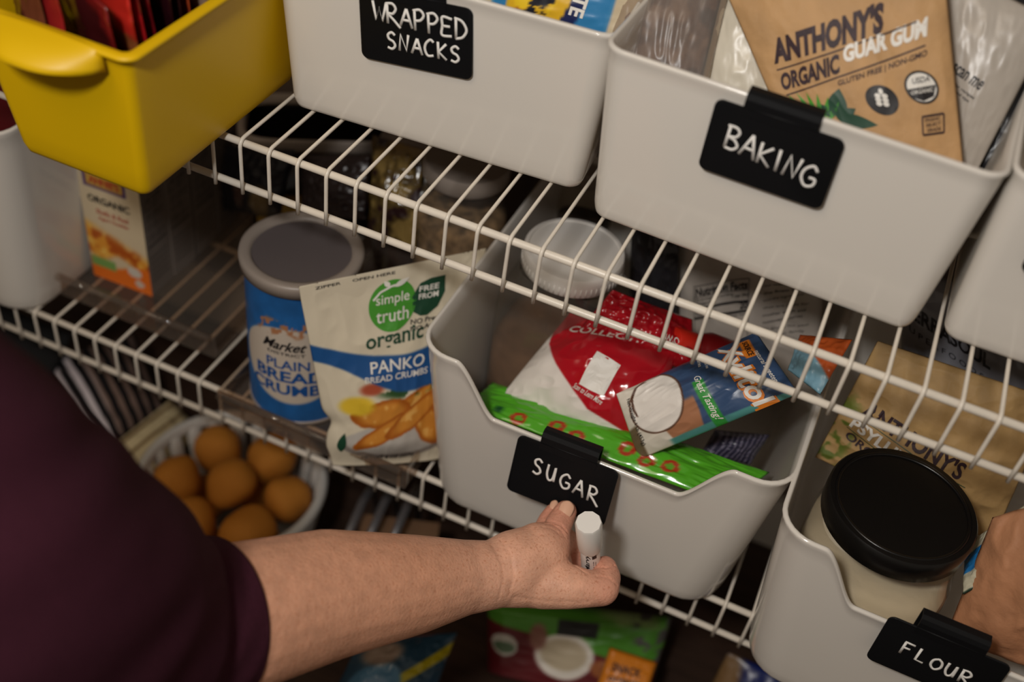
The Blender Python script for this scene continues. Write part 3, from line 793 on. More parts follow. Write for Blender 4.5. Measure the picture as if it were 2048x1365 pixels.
lettering(r_, s_, [('USDA', (0.785, 0.446), (0.09, 0.014), (0.004, 0.022), 0.01)], M['ink'], off=0.0013)
# wheat mark in the black seal
poly_patch(r_, s_, [ring_pts(0.615 + 0.018 * sx, 0.362 + 0.016 * k, 0.016, 0.010, 10) for k in range(3) for sx in (-1, 1)] + [ring_pts(0.617, 0.412, 0.012, 0.012, 10)], M['inkw'], off=0.0009, name='wheat_mark')
stroke_patch(r_, s_, [[(0.80, 0.255), (0.915, 0.275), (0.925, 0.345), (0.81, 0.325), (0.80, 0.255)]], 0.008, M['inkbrown'])
lettering(r_, s_, [('ORGANIC', (0.818, 0.305), (0.085, 0.015), (0.002, 0.014), 0.02), ('SELECT', (0.822, 0.287), (0.08, 0.015), (0.002, 0.013), 0.02), ('GRADE', (0.824, 0.268), (0.075, 0.013), (0.002, 0.014), 0.02)], M['inkbrown'])
# printed leaves
def leaf(cu, cv, a, L_, W_, n=14):
    P = []
    for k in range(n + 1):
        t = k / n; P.append((t, math.sin(math.pi * t ** 0.8)))
    P = P + [(t, -w) for t, w in P[-2:0:-1]]
    return [(cu + (t * L_) * math.cos(a) - w * W_ * math.sin(a), cv + ((t * L_) * math.sin(a) + w * W_ * math.cos(a)) * 0.72) for t, w in P]
poly_patch(r_, s_, [leaf(0.345, 0.285, 1.25, 0.19, 0.050), leaf(0.345, 0.280, -0.05, 0.22, 0.042), leaf(0.335, 0.285, 2.4, 0.11, 0.032), leaf(0.345, 0.280, 0.55, 0.14, 0.034)], M['ingreen'], name='printed_leaf')
poly_patch(r_, s_, [leaf(0.20 + 0.014 * k, 0.275 - 0.003 * k, 2.5 - 0.26 * k, 0.17, 0.013) for k in range(7)], M['inkgrn'], name='printed_grass')

# pale pouch with black print at the right of the baking bin
r_, s_, P_ = bag('pale_pouch', 'scanbag', 0.012, M['pfilm'], flat((176, 168, 158)), 'pale grey pouch with small black print right of the brown pouch', wr=0.0012, seed=5, prof='pillow')
lettering(r_, s_, [('scan me', (0.22, 0.515), (0.40, 0.0), (0.03, 0.055), 0.015, 0.35), ('for recipes', (0.27, 0.455), (0.30, 0.0), (0.02, 0.022), 0.01), ('and tips', (0.29, 0.425), (0.22, 0.0), (0.02, 0.02), 0.01)], M['ink'])
bag('black_pouch', 'blackbag', 0.012, M['pfilm'], flat((28, 28, 32)), 'black pouch behind the pale pouch in the baking bin', wr=0.002, seed=15, prof='pillow')

# yellow bin: upright packets
def packet(k, x, y, lean, w, h, rgb, rgb2, label, rz=0.2):
    root = empty('snack_packet', (x, y, 0.012), (0, 0, 0), label, 'packet', 'packets in the yellow bin')
    a = lean; c, s = math.cos(rz), math.sin(rz)
    def pt(u, v): return np.array([u * w * c * (1 + 1.6 * v) - 0.02 * v, u * w * s * (1 + 1.6 * v) + lean * v / 0.14, v])
    Qp = [pt(-.5, 0), pt(.5, 0), pt(.5, h), pt(-.5, h)]
    P = Pouch(Qp, 0.006, 'pillow', wr=0.0022, wf=5, seed=40 + k, fold=(0.6, 1.6))
    def cf(u, v):
        c_ = flat(rgb)(u, v); c_ = paint(c_, ss(0.5, 0.6, fbm(u * 2.5, v * 4, 60 + k)), rgb2)
        return c_
    P.build('bag_body', M['pgloss'], cf, root, 24, 40)
PK0 = [((110, 60, 40), (70, 30, 26), 'small brown-red packet in the front left corner of the yellow bin', 0.040, -0.092, -0.082),
       ((150, 34, 34), (60, 18, 20), 'narrow red packet at the front left of the yellow bin', 0.058, -0.086, -0.078)]
for k, (a_, b_, lb, w_, x_, y_) in enumerate(PK0):
    packet(20 + k, x_, y_, -0.014, w_, 0.134, a_, b_, lb, rz=-0.40)
PK = [((120, 26, 26), (60, 18, 20), 'dark red crinkled packet nearest the front of the yellow bin'),
      ((186, 40, 30), (150, 84, 44), 'bright red and orange packet, second in the yellow bin'),
      ((176, 26, 34), (96, 20, 26), 'bright crimson packet, third in the yellow bin'),
      ((104, 14, 24), (60, 10, 18), 'wine red packet right behind the bright crimson packet'),
      ((40, 12, 18), (24, 10, 12), 'blackish maroon packet in the middle of the yellow bin'),
      ((30, 14, 16), (46, 20, 22), 'near-black packet behind the middle of the yellow bin'),
      ((150, 60, 30), (84, 34, 22), 'rust orange packet towards the back of the yellow bin'),
      ((150, 124, 104), (90, 60, 44), 'pale tan packet behind the rust orange packet'),
      ((66, 40, 28), (44, 24, 20), 'dark brown packet behind the pale tan packet'),
      ((112, 80, 58), (60, 36, 28), 'mid brown packet near the back of the yellow bin'),
      ((184, 150, 30), (120, 90, 30), 'mustard yellow packet at the very back of the yellow bin')]
for k, (a_, b_, lb) in enumerate(PK):
    packet(k, -0.067, -0.060 + 0.0130 * k, -0.020, 0.096, 0.138 + 0.005 * ((k * 7) % 4), a_, b_, lb, rz=-0.42 + 0.05 * ((k * 5) % 3 - 1))

# ------------------------------------------------------------------ lower shelf: trays, boxes, canister, panko bag
def clear_tray(x0, x1, y0, y1, h, label):
    root = empty('clear_tray', ((x0 + x1) / 2, y0, LW), label=label, cat='tray', group='clear trays on the lower shelf')
    w = x1 - x0; d = y1 - y0; t = 0.002
    def part(nm, lo_, hi_): box(nm, lo_, hi_, M['clear'], root, bev=0.0007)
    part('tray_floor', (-w / 2, 0, 0), (w / 2, d, t))
    part('front_wall', (-w / 2, 0, t), (w / 2, t, h)); part('back_wall', (-w / 2, d - t, t), (w / 2, d, h))
    part('side_wall', (-w / 2, t, t), (-w / 2 + t, d - t, h)); part('side_wall', (w / 2 - t, t, t), (w / 2, d - t, h))
    tube('rolled_lip', [(-w / 2 + 0.004, -0.0035, h), (0, -0.0035, h), (w / 2 - 0.004, -0.0035, h)], 0.0042, M['clear'], root, 12)
clear_tray(-0.292, -0.088, 0.062, 0.276, 0.030, 'clear acrylic tray holding the cardboard food boxes')
clear_tray(-0.046, 0.160, 0.004, 0.172, 0.028, 'clear acrylic tray holding the canister and white crumb bag')

def grid_box(root, lo_, hi_, front, side, top, nu=40, nv=60):
    """card carton: one grid per visible face, printed by front(u,v), side(u,v), top(u,v)"""
    x0, y0, z0 = lo_; x1, y1, z1 = hi_
    faces = [((x0, y0, z0), (x1 - x0, 0, 0), (0, 0, z1 - z0), front), ((x1, y0, z0), (0, y1 - y0, 0), (0, 0, z1 - z0), side),
             ((x0, y1, z0), (0, y0 - y1, 0), (0, 0, z1 - z0), side), ((x1, y1, z0), (x0 - x1, 0, 0), (0, 0, z1 - z0), front),
             ((x0, y0, z1), (x1 - x0, 0, 0), (0, y1 - y0, 0), top), ((x0, y1, z0), (x1 - x0, 0, 0), (0, y0 - y1, 0), top)]
    V = []; F = []; C = []; n = 0
    U, W = np.meshgrid(np.linspace(0, 1, nu), np.linspace(0, 1, nv))
    for o_, a, b, fn in faces:
        P = np.array(o_) + U[..., None] * np.array(a) + W[..., None] * np.array(b)
        V.append(P.reshape(-1, 3)); C.append(fn(U, W).reshape(-1, 3))
        idx = np.arange(nu * nv).reshape(nv, nu) + n
        F.append(np.stack([idx[:-1, :-1], idx[:-1, 1:], idx[1:, 1:], idx[1:, :-1]], -1).reshape(-1, 4)); n += nu * nv
    o = mesh_obj('carton', np.vstack(V), np.vstack(F), M['pcard'], root, smooth=False)
    grid_colors(o.data, np.vstack(C)); return o

def c_mac(u, v):
    c = flat((208, 190, 158))(u, v)
    food = ss(0.20, 0.26, v + 0.04 * np.sin(u * 9)) * (1 - ss(0.40, 0.52, v + 0.18 * (u - 0.2)))
    n_ = fbm(u * 7, v * 12, 31)
    c = paint(c, food, (222, 150, 50)); c = paint(c, food * ss(0.5, 0.62, n_), (236, 190, 90)); c = paint(c, food * (1 - ss(0.33, 0.42, n_)), (176, 84, 24))
    c = paint(c, 1 - ss(0.17, 0.20, v + 0.05 * np.sin(u * 5)), (226, 112, 30))
    c = paint(c, rect(u, v, 0.02, 0.11, 0.42, 0.20), (120, 160, 84))
    c = paint(c, disc(u, v, 0.74, 0.17, 0.12, 0.045), (206, 198, 186)); c = paint(c, disc(u, v, 0.80, 0.075, 0.08, 0.03), (206, 190, 176))
    c = paint(c, rect(u, v, 0.10, 0.82, 0.78, 0.97), (70, 44, 104)); c = paint(c, rect(u, v, 0.15, 0.845, 0.73, 0.95), (196, 150, 60))
    return c
def c_macside(u, v):
    c = flat((128, 118, 110))(u, v)
    ln = (np.sin(v * 150) > 0.1) * rect(u, v, 0.12, 0.45, 0.88, 0.92) * ss(0.3, 0.5, vnoise(u * 30, v * 24, 3))
    c = paint(c, ln * 0.6, (46, 42, 44))
    c = paint(c, rect(u, v, 0.1, 0.42, 0.9, 0.435), (40, 36, 38))
    c = paint(c, (np.sin(v * 120) > 0.3) * rect(u, v, 0.12, 0.08, 0.88, 0.36) * 0.5, (54, 50, 50))
    return c
for k in range(4):
    y0 = 0.105 + 0.0418 * k
    root = empty('food_carton', (-0.2350, y0, LW + 0.0020), (0, 0, math.radians((1.5, -1, 0.5, 1)[k])),
                 ['cream and orange food carton at the front of the row in the clear tray', 'grey-sided carton second in the row behind the orange carton', 'grey-sided carton third in the row behind the orange carton', 'grey-sided carton last in the row behind the orange carton'][k], 'carton', 'cartons in the clear tray')
    grid_box(root, (-0.037, 0, 0), (0.037, 0.0385, 0.150), c_mac if k == 0 else c_macside, c_macside, flat((190, 172, 140)))
    if k == 0:
        sf = lambda u, v, off=0: np.stack([-0.037 + 0.074 * u, np.full_like(u, -off), 0.150 * v], -1)
        lettering(root, sf, [("ANNIE'S", (0.20, 0.865), (0.48, 0), (0, 0.06), 0.03)], M['inkred'])
        lettering(root, sf, [('ORGANIC', (0.13, 0.70), (0.68, 0), (0, 0.06), 0.03)], M['ink'])
        lettering(root, sf, [('Shells & Real', (0.24, 0.61), (0.52, 0), (0, 0.04), 0.01), ('Aged Cheddar', (0.26, 0.55), (0.5, 0), (0, 0.04), 0.01)], M['inkred'])

# bread crumb canister
def canister():
    root = empty('crumb_canister', (0.010, 0.0715, LW + 0.0022), (0, 0, 0), 'round blue canister of bread crumbs with grey plastic lid', 'canister')
    R_, H_ = 0.0525, 0.172
    nu, nv = 220, 120
    U, W = np.meshgrid(np.linspace(0, 1, nu), np.linspace(0, 1, nv))
    A = U * 2 * math.pi
    V = np.stack([R_ * np.cos(A), R_ * np.sin(A), W * H_], -1).reshape(-1, 3)
    th = np.degrees(A) - 286        # 0 = middle of the label, facing the camera
    th = (th + 180) % 360 - 180
    z = W
    c = flat((34, 96, 160))(U, W)
    c = c * (0.9 + 0.25 * fbm(U * 30, W * 10, 5))[..., None]
    lab = disc(th, z, 0, 0.45, 58, 0.285, 0.03)
    c = paint(c, lab, (206, 192, 176))
    cr = disc(th, z, 0, 0.73, 58, 0.06, 0.3) * ss(0.56, 0.66, fbm(U * 60, W * 24, 8)); c = paint(c, cr, (178, 122, 84))
    idx = np.arange(nu * nv).reshape(nv, nu)
    F = np.stack([idx[:-1, :-1], idx[:-1, 1:], idx[1:, 1:], idx[1:, :-1]], -1).reshape(-1, 4)
    o = mesh_obj('body', V, F, M['pcard'], root); grid_colors(o.data, np.clip(c, 0, 255).reshape(-1, 3))
    def sf(u, v, off=0):           # u in degrees right of the label's middle, v in fractions of the height
        a = np.radians(286 + u)
        return np.stack([(R_ + off) * np.cos(a), (R_ + off) * np.sin(a), v * H_], -1)
    lettering(root, sf, [('Market', (-28, 0.575), (46, 0), (2, 0.07), 0.02, 0.3), ('DISTRICT', (-22, 0.54), (40, 0), (0, 0.022), 0.01)], M['ink'])
    lettering(root, sf, [('PLAIN', (-24, 0.435), (46, 0), (0, 0.07), 0.015), ('BREAD', (-38, 0.335), (76, 0), (0, 0.085), 0.03), ('CRUMBS', (-44, 0.235), (88, 0), (0, 0.085), 0.03)], M['inkblue'])
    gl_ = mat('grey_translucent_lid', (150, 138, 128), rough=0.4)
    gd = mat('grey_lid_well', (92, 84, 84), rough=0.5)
    lathe('lid', [(0.0530, H_ - 0.006), (0.0560, H_ - 0.005), (0.0568, H_ + 0.004), (0.0560, H_ + 0.0075), (0.0530, H_ + 0.0085), (0.0490, H_ + 0.0080), (0.0460, H_ + 0.0072), (0.0450, H_ + 0.004)], gl_, root, 64, caps=(True, False))
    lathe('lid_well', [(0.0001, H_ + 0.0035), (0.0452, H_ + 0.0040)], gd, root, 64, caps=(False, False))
    lathe('foot_ring', [(0.0500, 0.0), (0.0535, 0.0), (0.0535, 0.004), (0.0520, 0.0045)], gl_, root, 64)
canister()

# crumb bag
def c_panko(u, v):
    c = flat((214, 203, 180))(u, v)
    band = ss(0.0, 0.012, v - (0.60 - 0.06 * np.sin(np.pi * u * 0.9) - 0.140 * ss(0.0, 0.62, u))) * (1 - ss(0.0, 0.012, v - (0.690 - 0.11 * np.sin(np.pi * np.clip(u * 0.9, 0, 1)))))
    food = disc(u, v, 0.60, 0.29, 0.46, 0.17, 0.12)
    n_ = fbm(u * 5, v * 6, 77); n2 = fbm(u * 18, v * 22, 12)
    plate = disc(u, v, 0.56, 0.15, 0.46, 0.105, 0.05)
    c = paint(c, plate, (184, 178, 170)); c = paint(c, plate - disc(u, v, 0.56, 0.17, 0.43, 0.095, 0.04), (140, 130, 122))
    for (cu, cv, ru, rv, an, k) in ((0.72, 0.36, 0.34, 0.060, 0.25, 1), (0.40, 0.31, 0.24, 0.070, 0.10, 2), (0.45, 0.22, 0.26, 0.055, 0.35, 3), (0.80, 0.22, 0.20, 0.085, -0.5, 4), (0.66, 0.28, 0.26, 0.060, 0.4, 5)):
        du = u - cu; dv = (v - cv); ca, sa = math.cos(an), math.sin(an)
        d = np.sqrt(((du * ca + dv * sa) / ru) ** 2 + ((-du * sa + dv * ca) / rv) ** 2) + 0.22 * (fbm(u * 12, v * 14, k * 3) - 0.5)
        f_ = 1 - ss(0.92, 1.0, d)
        c = paint(c, f_, (204, 134, 50)); c = paint(c, f_ * ss(0.55, 0.95, d), (166, 88, 24))
        c = paint(c, f_ * ss(0.55, 0.7, n2) * (1 - ss(.5, .8, d)), (226, 172, 90))
    c = paint(c, disc(u, v, 0.24, 0.36, 0.12, 0.05, 0.3), (222, 186, 50))
    c = paint(c, disc(u, v, 0.60, 0.415, 0.20, 0.035, 0.4) * ss(0.42, 0.5, fbm(u * 16, v * 20, 4)), (44, 78, 40))
    c = paint(c, disc(u, v, 0.35, 0.44, 0.08, 0.03, 0.4), (170, 80, 54)); c = paint(c, disc(u, v, 0.92, 0.42, 0.10, 0.05, 0.4), (180, 92, 56))
    c = paint(c, band, (28, 80, 138))
    return c
PE = lambda u, v: u + (1 - u) ** 2 * (0.05 * np.exp(-((v - 0.26) / 0.05) ** 2) - 0.02 * np.exp(-((v - 0.12) / 0.05) ** 2))
r_, s_, P_ = bag('crumb_bag', 'panko', 0.020, M['pfilm'], c_panko, 'white stand-up bag of panko bread crumbs leaning beside the sugar bin', wr=0.0022, wf=4, seed=33, nu=140, nv=160, push=0.013, edge=PE)
poly_patch(r_, s_, [ring_pts(0.489, 0.822, 0.135, 0.122, 48)], M['inkgrn'])
poly_patch(r_, s_, [[(0.615, 0.77), (0.60, 0.84), (0.645, 0.90), (0.70, 0.915), (0.785, 0.915), (0.795, 0.84), (0.76, 0.775), (0.70, 0.745), (0.655, 0.75)]], M['ingreen'])
lettering(r_, s_, [('simple', (0.395, 0.820), (0.19, 0.0), (0, 0.062), 0.005), ('truth', (0.395, 0.748), (0.19, 0.0), (0, 0.062), 0.005)], M['inkw'], off=0.0011)
lettering(r_, s_, [('FREE', (0.640, 0.860), (0.115, 0.0), (0, 0.026), 0.02), ('FROM', (0.640, 0.825), (0.115, 0.0), (0, 0.026), 0.02)], M['inkw'], off=0.0011)
stroke_patch(r_, s_, [[(0.38, 0.86), (0.42, 0.895), (0.48, 0.915), (0.55, 0.920)]], 0.010, M['inkw'], off=0.0011)
poly_patch(r_, s_, [leaf(0.50, 0.910, 0.5, 0.09, 0.018), leaf(0.47, 0.915, 2.2, 0.05, 0.015)], M['inkw'], off=0.0011)
lettering(r_, s_, [('organic', (0.325, 0.612), (0.36, 0.012), (0, 0.092), 0.02)], M['ingreen'])
lettering(r_, s_, [('NO Preservatives', (0.60, 0.715), (0.34, 0.0), (0, 0.024), 0.02), ('NO Artificial Flavors', (0.60, 0.685), (0.40, 0.0), (0, 0.022), 0.02)], M['ink'])
lettering(r_, s_, [('PANKO', (0.345, 0.517), (0.36, 0.0), (0, 0.056), 0.01), ('BREAD CRUMBS', (0.305, 0.474), (0.43, 0.0), (0, 0.031), 0.01)], M['inkw'])
lettering(r_, s_, [('NET WT 8 OZ (227g)', (0.26, 0.035), (0.46, 0.0), (0, 0.035), 0.02)], M['ink'])
lettering(r_, s_, [('ZIPPER     OPEN HERE', (0.08, 0.968), (0.42, 0.0), (0, 0.014), 0.015)], M['ink'])
poly_patch(r_, s_, [leaf(0.10, 0.10, 1.45, 0.16, 0.035)], M['ingreen'], name='printed_leaf')

# back of the lower shelf, left half
def jar(name, loc, R_, H_, lidmat, fill, label, lid_h=0.018, power=2.0, lid_r=None, fill_frac=0.75, cat='jar', group=None, rot=0, fillmat=None):
    root = empty(name, loc, (0, 0, rot), label, cat, group)
    lid_r = lid_r or R_ * 0.92
    bt = H_ - lid_h
    lathe('body', [(R_ * 0.80, 0.0), (R_ * 0.96, 0.003), (R_, 0.012), (R_, bt * 0.78), (R_ * 0.98, bt * 0.84), (lid_r * 0.93, bt * 0.93), (lid_r * 0.93, bt + 0.002)], M['jar'], root, 56, power=power, caps=(True, False))
    fm = fillmat or mat(name + '_fill', fill, rough=0.9, bump=0.8, bscale=160, var=0.35, vscale=110)
    hf = bt * min(fill_frac, 0.77)
    lathe('contents', [(R_ * 0.78, 0.002), (R_ * 0.94, 0.006), (R_ * 0.97, 0.014), (R_ * 0.97, hf), (R_ * 0.8, hf + 0.004), (0.0001, hf + 0.002)], fm, root, 56, power=power)
    prof = [(lid_r * 0.97, bt), (lid_r, bt + 0.0015), (lid_r * 1.005, bt + lid_h * 0.55), (lid_r, H_ - 0.002), (lid_r * 0.975, H_), (lid_r * 0.91, H_ + 0.0002), (lid_r * 0.895, H_ - 0.0012), (lid_r * 0.3, H_ - 0.0014), (0.0001, H_ - 0.0014)]
    o = lathe('lid', prof, lidmat, root, 72); autosmooth(o, 50)
    return root, lid_r, bt
M['lidgrey'] = mat('frosted_grey_lid', (150, 138, 128), rough=0.4)
def c_oats(u, v): return flat((150, 120, 90))(u, v)
oat = mat('rolled_oats', (150, 124, 94), rough=0.9, bump=1.0, bscale=80, var=0.75, vscale=85)
jar('oats_jar', (0.098, 0.230, LW), 0.046, 0.222, M['lidgrey'], (150, 120, 90), 'clear jar of rolled oats with grey lid behind the crumb bag', fillmat=oat, lid_r=0.043, fill_frac=0.86)
jar('dark_jar', (0.012, 0.300, LW), 0.044, 0.172, M['lidgrey'], (66, 46, 36), 'grey-lidded dark jar standing behind the oats jar', lid_r=0.040, fill_frac=0.8)
jar('back_jar', (0.188, 0.352, LW), 0.042, 0.190, M['lidgrey'], (66, 52, 44), 'grey-lidded jar between the two white bins at the back', lid_r=0.040, fill_frac=0.8)
def c_foil(u, v):
    c = flat((92, 74, 40))(u, v); n_ = fbm(u * 4, v * 6, 2)
    c = paint(c, ss(.5, .6, n_), (150, 124, 70)); c = paint(c, 1 - ss(.36, .42, n_), (50, 30, 30)); return c
bag('foil_pouch', 'foil', 0.018, M['pgloss'], c_foil, 'olive and gold patterned pouch left of the oats jar', wr=0.003, seed=61, prof='pillow')
def c_dark(u, v):
    c = flat((22, 22, 28))(u, v); c = paint(c, disc(u, v, .75, .25, .12, .25, .3), (110, 92, 60)); c = paint(c, disc(u, v, .45, .35, .10, .2, .4), (74, 56, 50)); return c
bag('dark_pouch', 'darkpouch', 0.020, M['pfilm'], c_dark, 'black pouch with gold print behind the yellow bin corner', wr=0.003, seed=66, prof='pillow')
bag('brown_pouch', 'snackback', 0.015, M['pfilm'], flat((40, 30, 28)), 'dark brown pouch left of the gold patterned pouch', wr=0.004, wf=6, seed=68, prof='pillow')
root = empty('yellow_carton', (-0.122, 0.262, LW), (0, 0, math.radians(12)), 'small yellow carton at the back behind the canister', 'carton')
grid_box(root, (-0.040, 0, 0), (0.040, 0.03, 0.062), lambda u, v: paint(flat((190, 150, 50))(u, v), disc(u, v, .68, .45, .11, .2), (70, 54, 40)), flat((160, 124, 44)), flat((180, 140, 50)), 30, 30)
# grey lidded tub lying across the back
root = empty('grey_tub', (-0.120, 0.326, LW), (0, 0, math.radians(31)), 'long grey plastic tub with rounded rim at the back of the lower shelf', 'tub')
V, F = [], []
o = lathe('body', [(0.085, 0.0), (0.092, 0.004), (0.098, 0.115), (0.100, 0.125)], M['blacklid'], root, 48, sx=0.86, sy=0.46, power=5, caps=(True, False))
o = lathe('rim', [(0.099, 0.122), (0.104, 0.123), (0.106, 0.128), (0.106, 0.136), (0.103, 0.139), (0.097, 0.138), (0.094, 0.128)], M['lidgrey'], root, 64, sx=0.86, sy=0.46, power=5, caps=(False, False))
# dark red bag in the bin at the left edge
QD['redleft'] = [(-0.47, 0.10, -0.26), (-0.31, 0.12, -0.26), (-0.29, 0.20, -0.10), (-0.46, 0.18, -0.09)]
bag('red_bag', 'redleft', 0.02, M['pfilm'], flat((86, 16, 22)), 'dark red bag inside the bin at the left edge', wr=0.003, seed=71, prof='pillow')

# ------------------------------------------------------------------ sugar bin: contents
def c_green(u, v):
    c = flat((84, 170, 40))(u, v)
    c = paint(c, rect(u, v, 0.00, 0.02, 0.20, 0.30) * 0.0, (40, 120, 40))
    for k, (a, b) in enumerate(((0.20, .10), (0.34, .18), (0.42, .12), (0.60, .22), (0.68, .16), (0.76, .20))):
        c = paint(c, disc(u, v, a, b, 0.030, 0.10, 0.1) - 0.9 * disc(u, v, a, b, 0.014, 0.05, 0.1), (170, 52, 30))
    c = paint(c, rect(u, v, 0.10, 0.10, 0.13, 0.22), (30, 84, 40))
    return c
bag('green_bag', 'green', 0.012, M['pgloss'], c_green, 'bright green bag with red lettering lying in the bottom of the sugar bin', prof='pillow', wr=0.003, wf=6, seed=81, nu=100)
def c_sugar(u, v):
    c = flat((232, 224, 216))(u, v)
    line = np.interp(u, [0, .07, .27, .65, .92, 1.0], [.78, .64, .47, .20, .145, .14])
    c = paint(c, ss(-0.006, 0.006, v - line), (178, 20, 34))
    return c
r_, s_, P_ = bag('sugar_bag', 'sugar', 0.030, M['pgloss'], c_sugar, 'white and red bag of sugar slumped in the sugar bin', prof='pillow', wr=0.0035, wf=4, seed=83, nu=130, nv=130)
poly_patch(r_, s_, [[(0.49, 0.69), (0.61, 0.665), (0.70, 0.64), (0.705, 0.48), (0.71, 0.345), (0.60, 0.355), (0.52, 0.37), (0.50, 0.53)]], M['inkw'], name='sticker')
lettering(r_, s_, [('Scan to Learn More', (0.485, 0.325), (0.235, -0.055), (0.01, 0.045), 0.01), ('COLLECTIVE', (0.14, 0.80), (0.70, 0.10), (-0.01, 0.07), 0.015)], M['inkw'])
# crumpled top of the same bag, folded back
P2 = Pouch(QD['redflap'], 0.016, 'pillow', wr=0.007, wf=5, seed=87, back=0.7)
o = P2.build('folded_top', M['pgloss'], flat((166, 16, 30)), r_.parent, 60, 50); o.location = -r_.parent.location
lettering(o, P2.front, [('OWN', (0.86, 0.50), (-0.16, 0.02), (0.0, -0.13), 0.01)], M['inkw'], off=0.001)

def c_xyl(u, v):
    c = flat((222, 214, 200))(u, v)
    edge = 0.30 + 0.10 * np.sin(u * 3.0)
    c = paint(c, ss(0, 0.02, v - edge), (58, 82, 118))
    c = paint(c, disc(u, v, 0.55, 0.36, 0.62, 0.13, 0.05) * ss(0.55, 0.62, u), (168, 116, 84))
    c = paint(c, disc(u, v, 0.42, 0.25, 0.415, 0.195, 0.02), (90, 60, 44))
    c = paint(c, disc(u, v, 0.42, 0.25, 0.395, 0.183, 0.03), (236, 230, 222))
    cres = disc(u, v, 0.34, 0.185, 0.30, 0.10, 0.03) - disc(u, v, 0.36, 0.200, 0.30, 0.10, 0.03)
    c = paint(c, cres * (1 - ss(.45, .5, u)), (84, 54, 40))
    c = paint(c, ss(0.93, 0.95, u) * ss(.22, .26, v), (84, 150, 146))
    c = paint(c, (1 - ss(0.06, 0.08, v)) * ss(.55, .6, u), (110, 92, 70))
    c = paint(c, rect(u, v, 0.42, 0.515, 1.1, 0.585) , (54, 150, 62))
    c = paint(c, rect(u, v, 0.08, 0.865, 0.36, 0.935), (226, 130, 40))
    return c
r_, s_, P_ = bag('xylitol_bag', 'xyl', 0.020, M['pfilm'], c_xyl, 'blue bag printed xylitol lying on the sugar bag', prof='pillow', wr=0.0025, wf=4, seed=91, nu=130, nv=150, push=0.012)
lettering(r_, s_, [('Xylitol', (0.015, 0.680), (0.99, 0.03), (0.0, 0.185), 0.06)], M['inkorange'], off=0.0006)
lettering(r_, s_, [('Xylitol', (0.05, 0.693), (0.92, 0.03), (0.0, 0.16), 0.02)], M['inkw'], off=0.0012)
lettering(r_, s_, [('Great Tasting!', (0.36, 0.525), (0.60, 0.0), (0.0, 0.055), 0.01, 0.3), ('sugar with no', (0.02, 0.62), (0.28, 0), (0, .026), 0.01), ('calories', (0.03, 0.585), (0.2, 0), (0, .024), 0.01), ('natural sweetener', (0.30, 0.925), (0.55, 0.0), (0, 0.03), 0.01)], M['inkw'], off=0.0010)
lettering(r_, s_, [('Net Weight 1 Lb (453g)', (0.17, 0.055), (0.70, 0.0), (0, 0.034), 0.01)], M['ink'])
lettering(r_, s_, [('SOURCE', (0.10, 0.885), (0.24, 0), (0, 0.035), 0.02)], M['ink'], off=0.0010)

def c_nutri(u, v):
    c = flat((186, 176, 166))(u, v)
    c = paint(c, ss(.62, .66, u) * 0.0, (120, 110, 104)); return c
r_, s_, P_ = bag('nutrition_pouch', 'nutri', 0.010, M['pfilm'], c_nutri, 'grey-white pouch with a Nutrition Facts panel at the back of the sugar bin', prof='slab', wr=0.002, seed=95)
T = lambda a, b: (0.15 + a * 0.37, 0.58 + a * 0.20 + b)
lettering(r_, s_, [('Nutrition Facts', T(0.03, -0.015), (0.35, 0.19), (0, 0.060), 0.03), ('20', T(0.84, -0.165), (0.055, 0.03), (0, 0.06), 0.03), ('80 servings per container', T(0.03, -0.055), (0.26, 0.14), (0, 0.026), 0.005), ('Serving size', T(0.03, -0.088), (0.13, 0.07), (0, 0.028), 0.02), ('1 tsp (4g)', T(0.70, -0.075), (0.11, 0.06), (0, 0.028), 0.02), ('Calories', T(0.03, -0.16), (0.14, 0.076), (0, 0.036), 0.02), ('% Daily Value', T(0.60, -0.215), (0.14, 0.076), (0, 0.02), 0.01)], M['ink'])
stroke_patch(r_, s_, [[T(0, 0.06), T(1, 0.06), T(1, -0.40), T(0, -0.40), T(0, 0.06)], [T(0, -0.02), T(1, -0.02)]], 0.004, M['ink'])
stroke_patch(r_, s_, [[T(0, -0.105), T(1, -0.105)], [T(0, -0.18), T(1, -0.18)]], 0.016, M['ink'])
lettering(r_, s_, [(w_, (0.62, 0.76 + 0.055 - 0.055 * k), (0.30 - 0.02 * (k % 3), 0.16), (0, 0.022), 0.003) for k, w_ in enumerate(['our mission is simple', 'the finest foods', 'and the ingredients', 'that are right for', 'mother earth and', 'sustainable sources', 'so good for you', 'from our family'])], M['ink'])
bag('dark_grey_pouch', 'darkbag', 0.012, M['pfilm'], flat((40, 38, 42)), 'dark grey pouch left of the Nutrition Facts pouch', wr=0.003, seed=97, prof='pillow')
def c_orange(u, v):
    c = flat((126, 170, 190))(u, v); c = paint(c, ss(0.50, 0.55, v + 0.5 * (u - 0.5)), (190, 86, 36)); return c
r_, s_, P_ = bag('blue_orange_pouch', 'orange', 0.008, M['pfilm'], c_orange, 'light blue and orange pouch end at the right wall of the sugar bin', prof='pillow', wr=0.002, seed=99, nu=40, nv=40)
def c_stripe(u, v):
    return paint(flat((52, 50, 70))(u, v), (np.sin(u * 60 + 6 * vnoise(u * 4, v * 3, 3)) > 0.35) * 1.0, (110, 104, 124))
bag('striped_pouch', 'stripe', 0.016, M['pfilm'], c_stripe, 'dark blue striped pouch under the xylitol bag', prof='pillow', wr=0.002, seed=101)
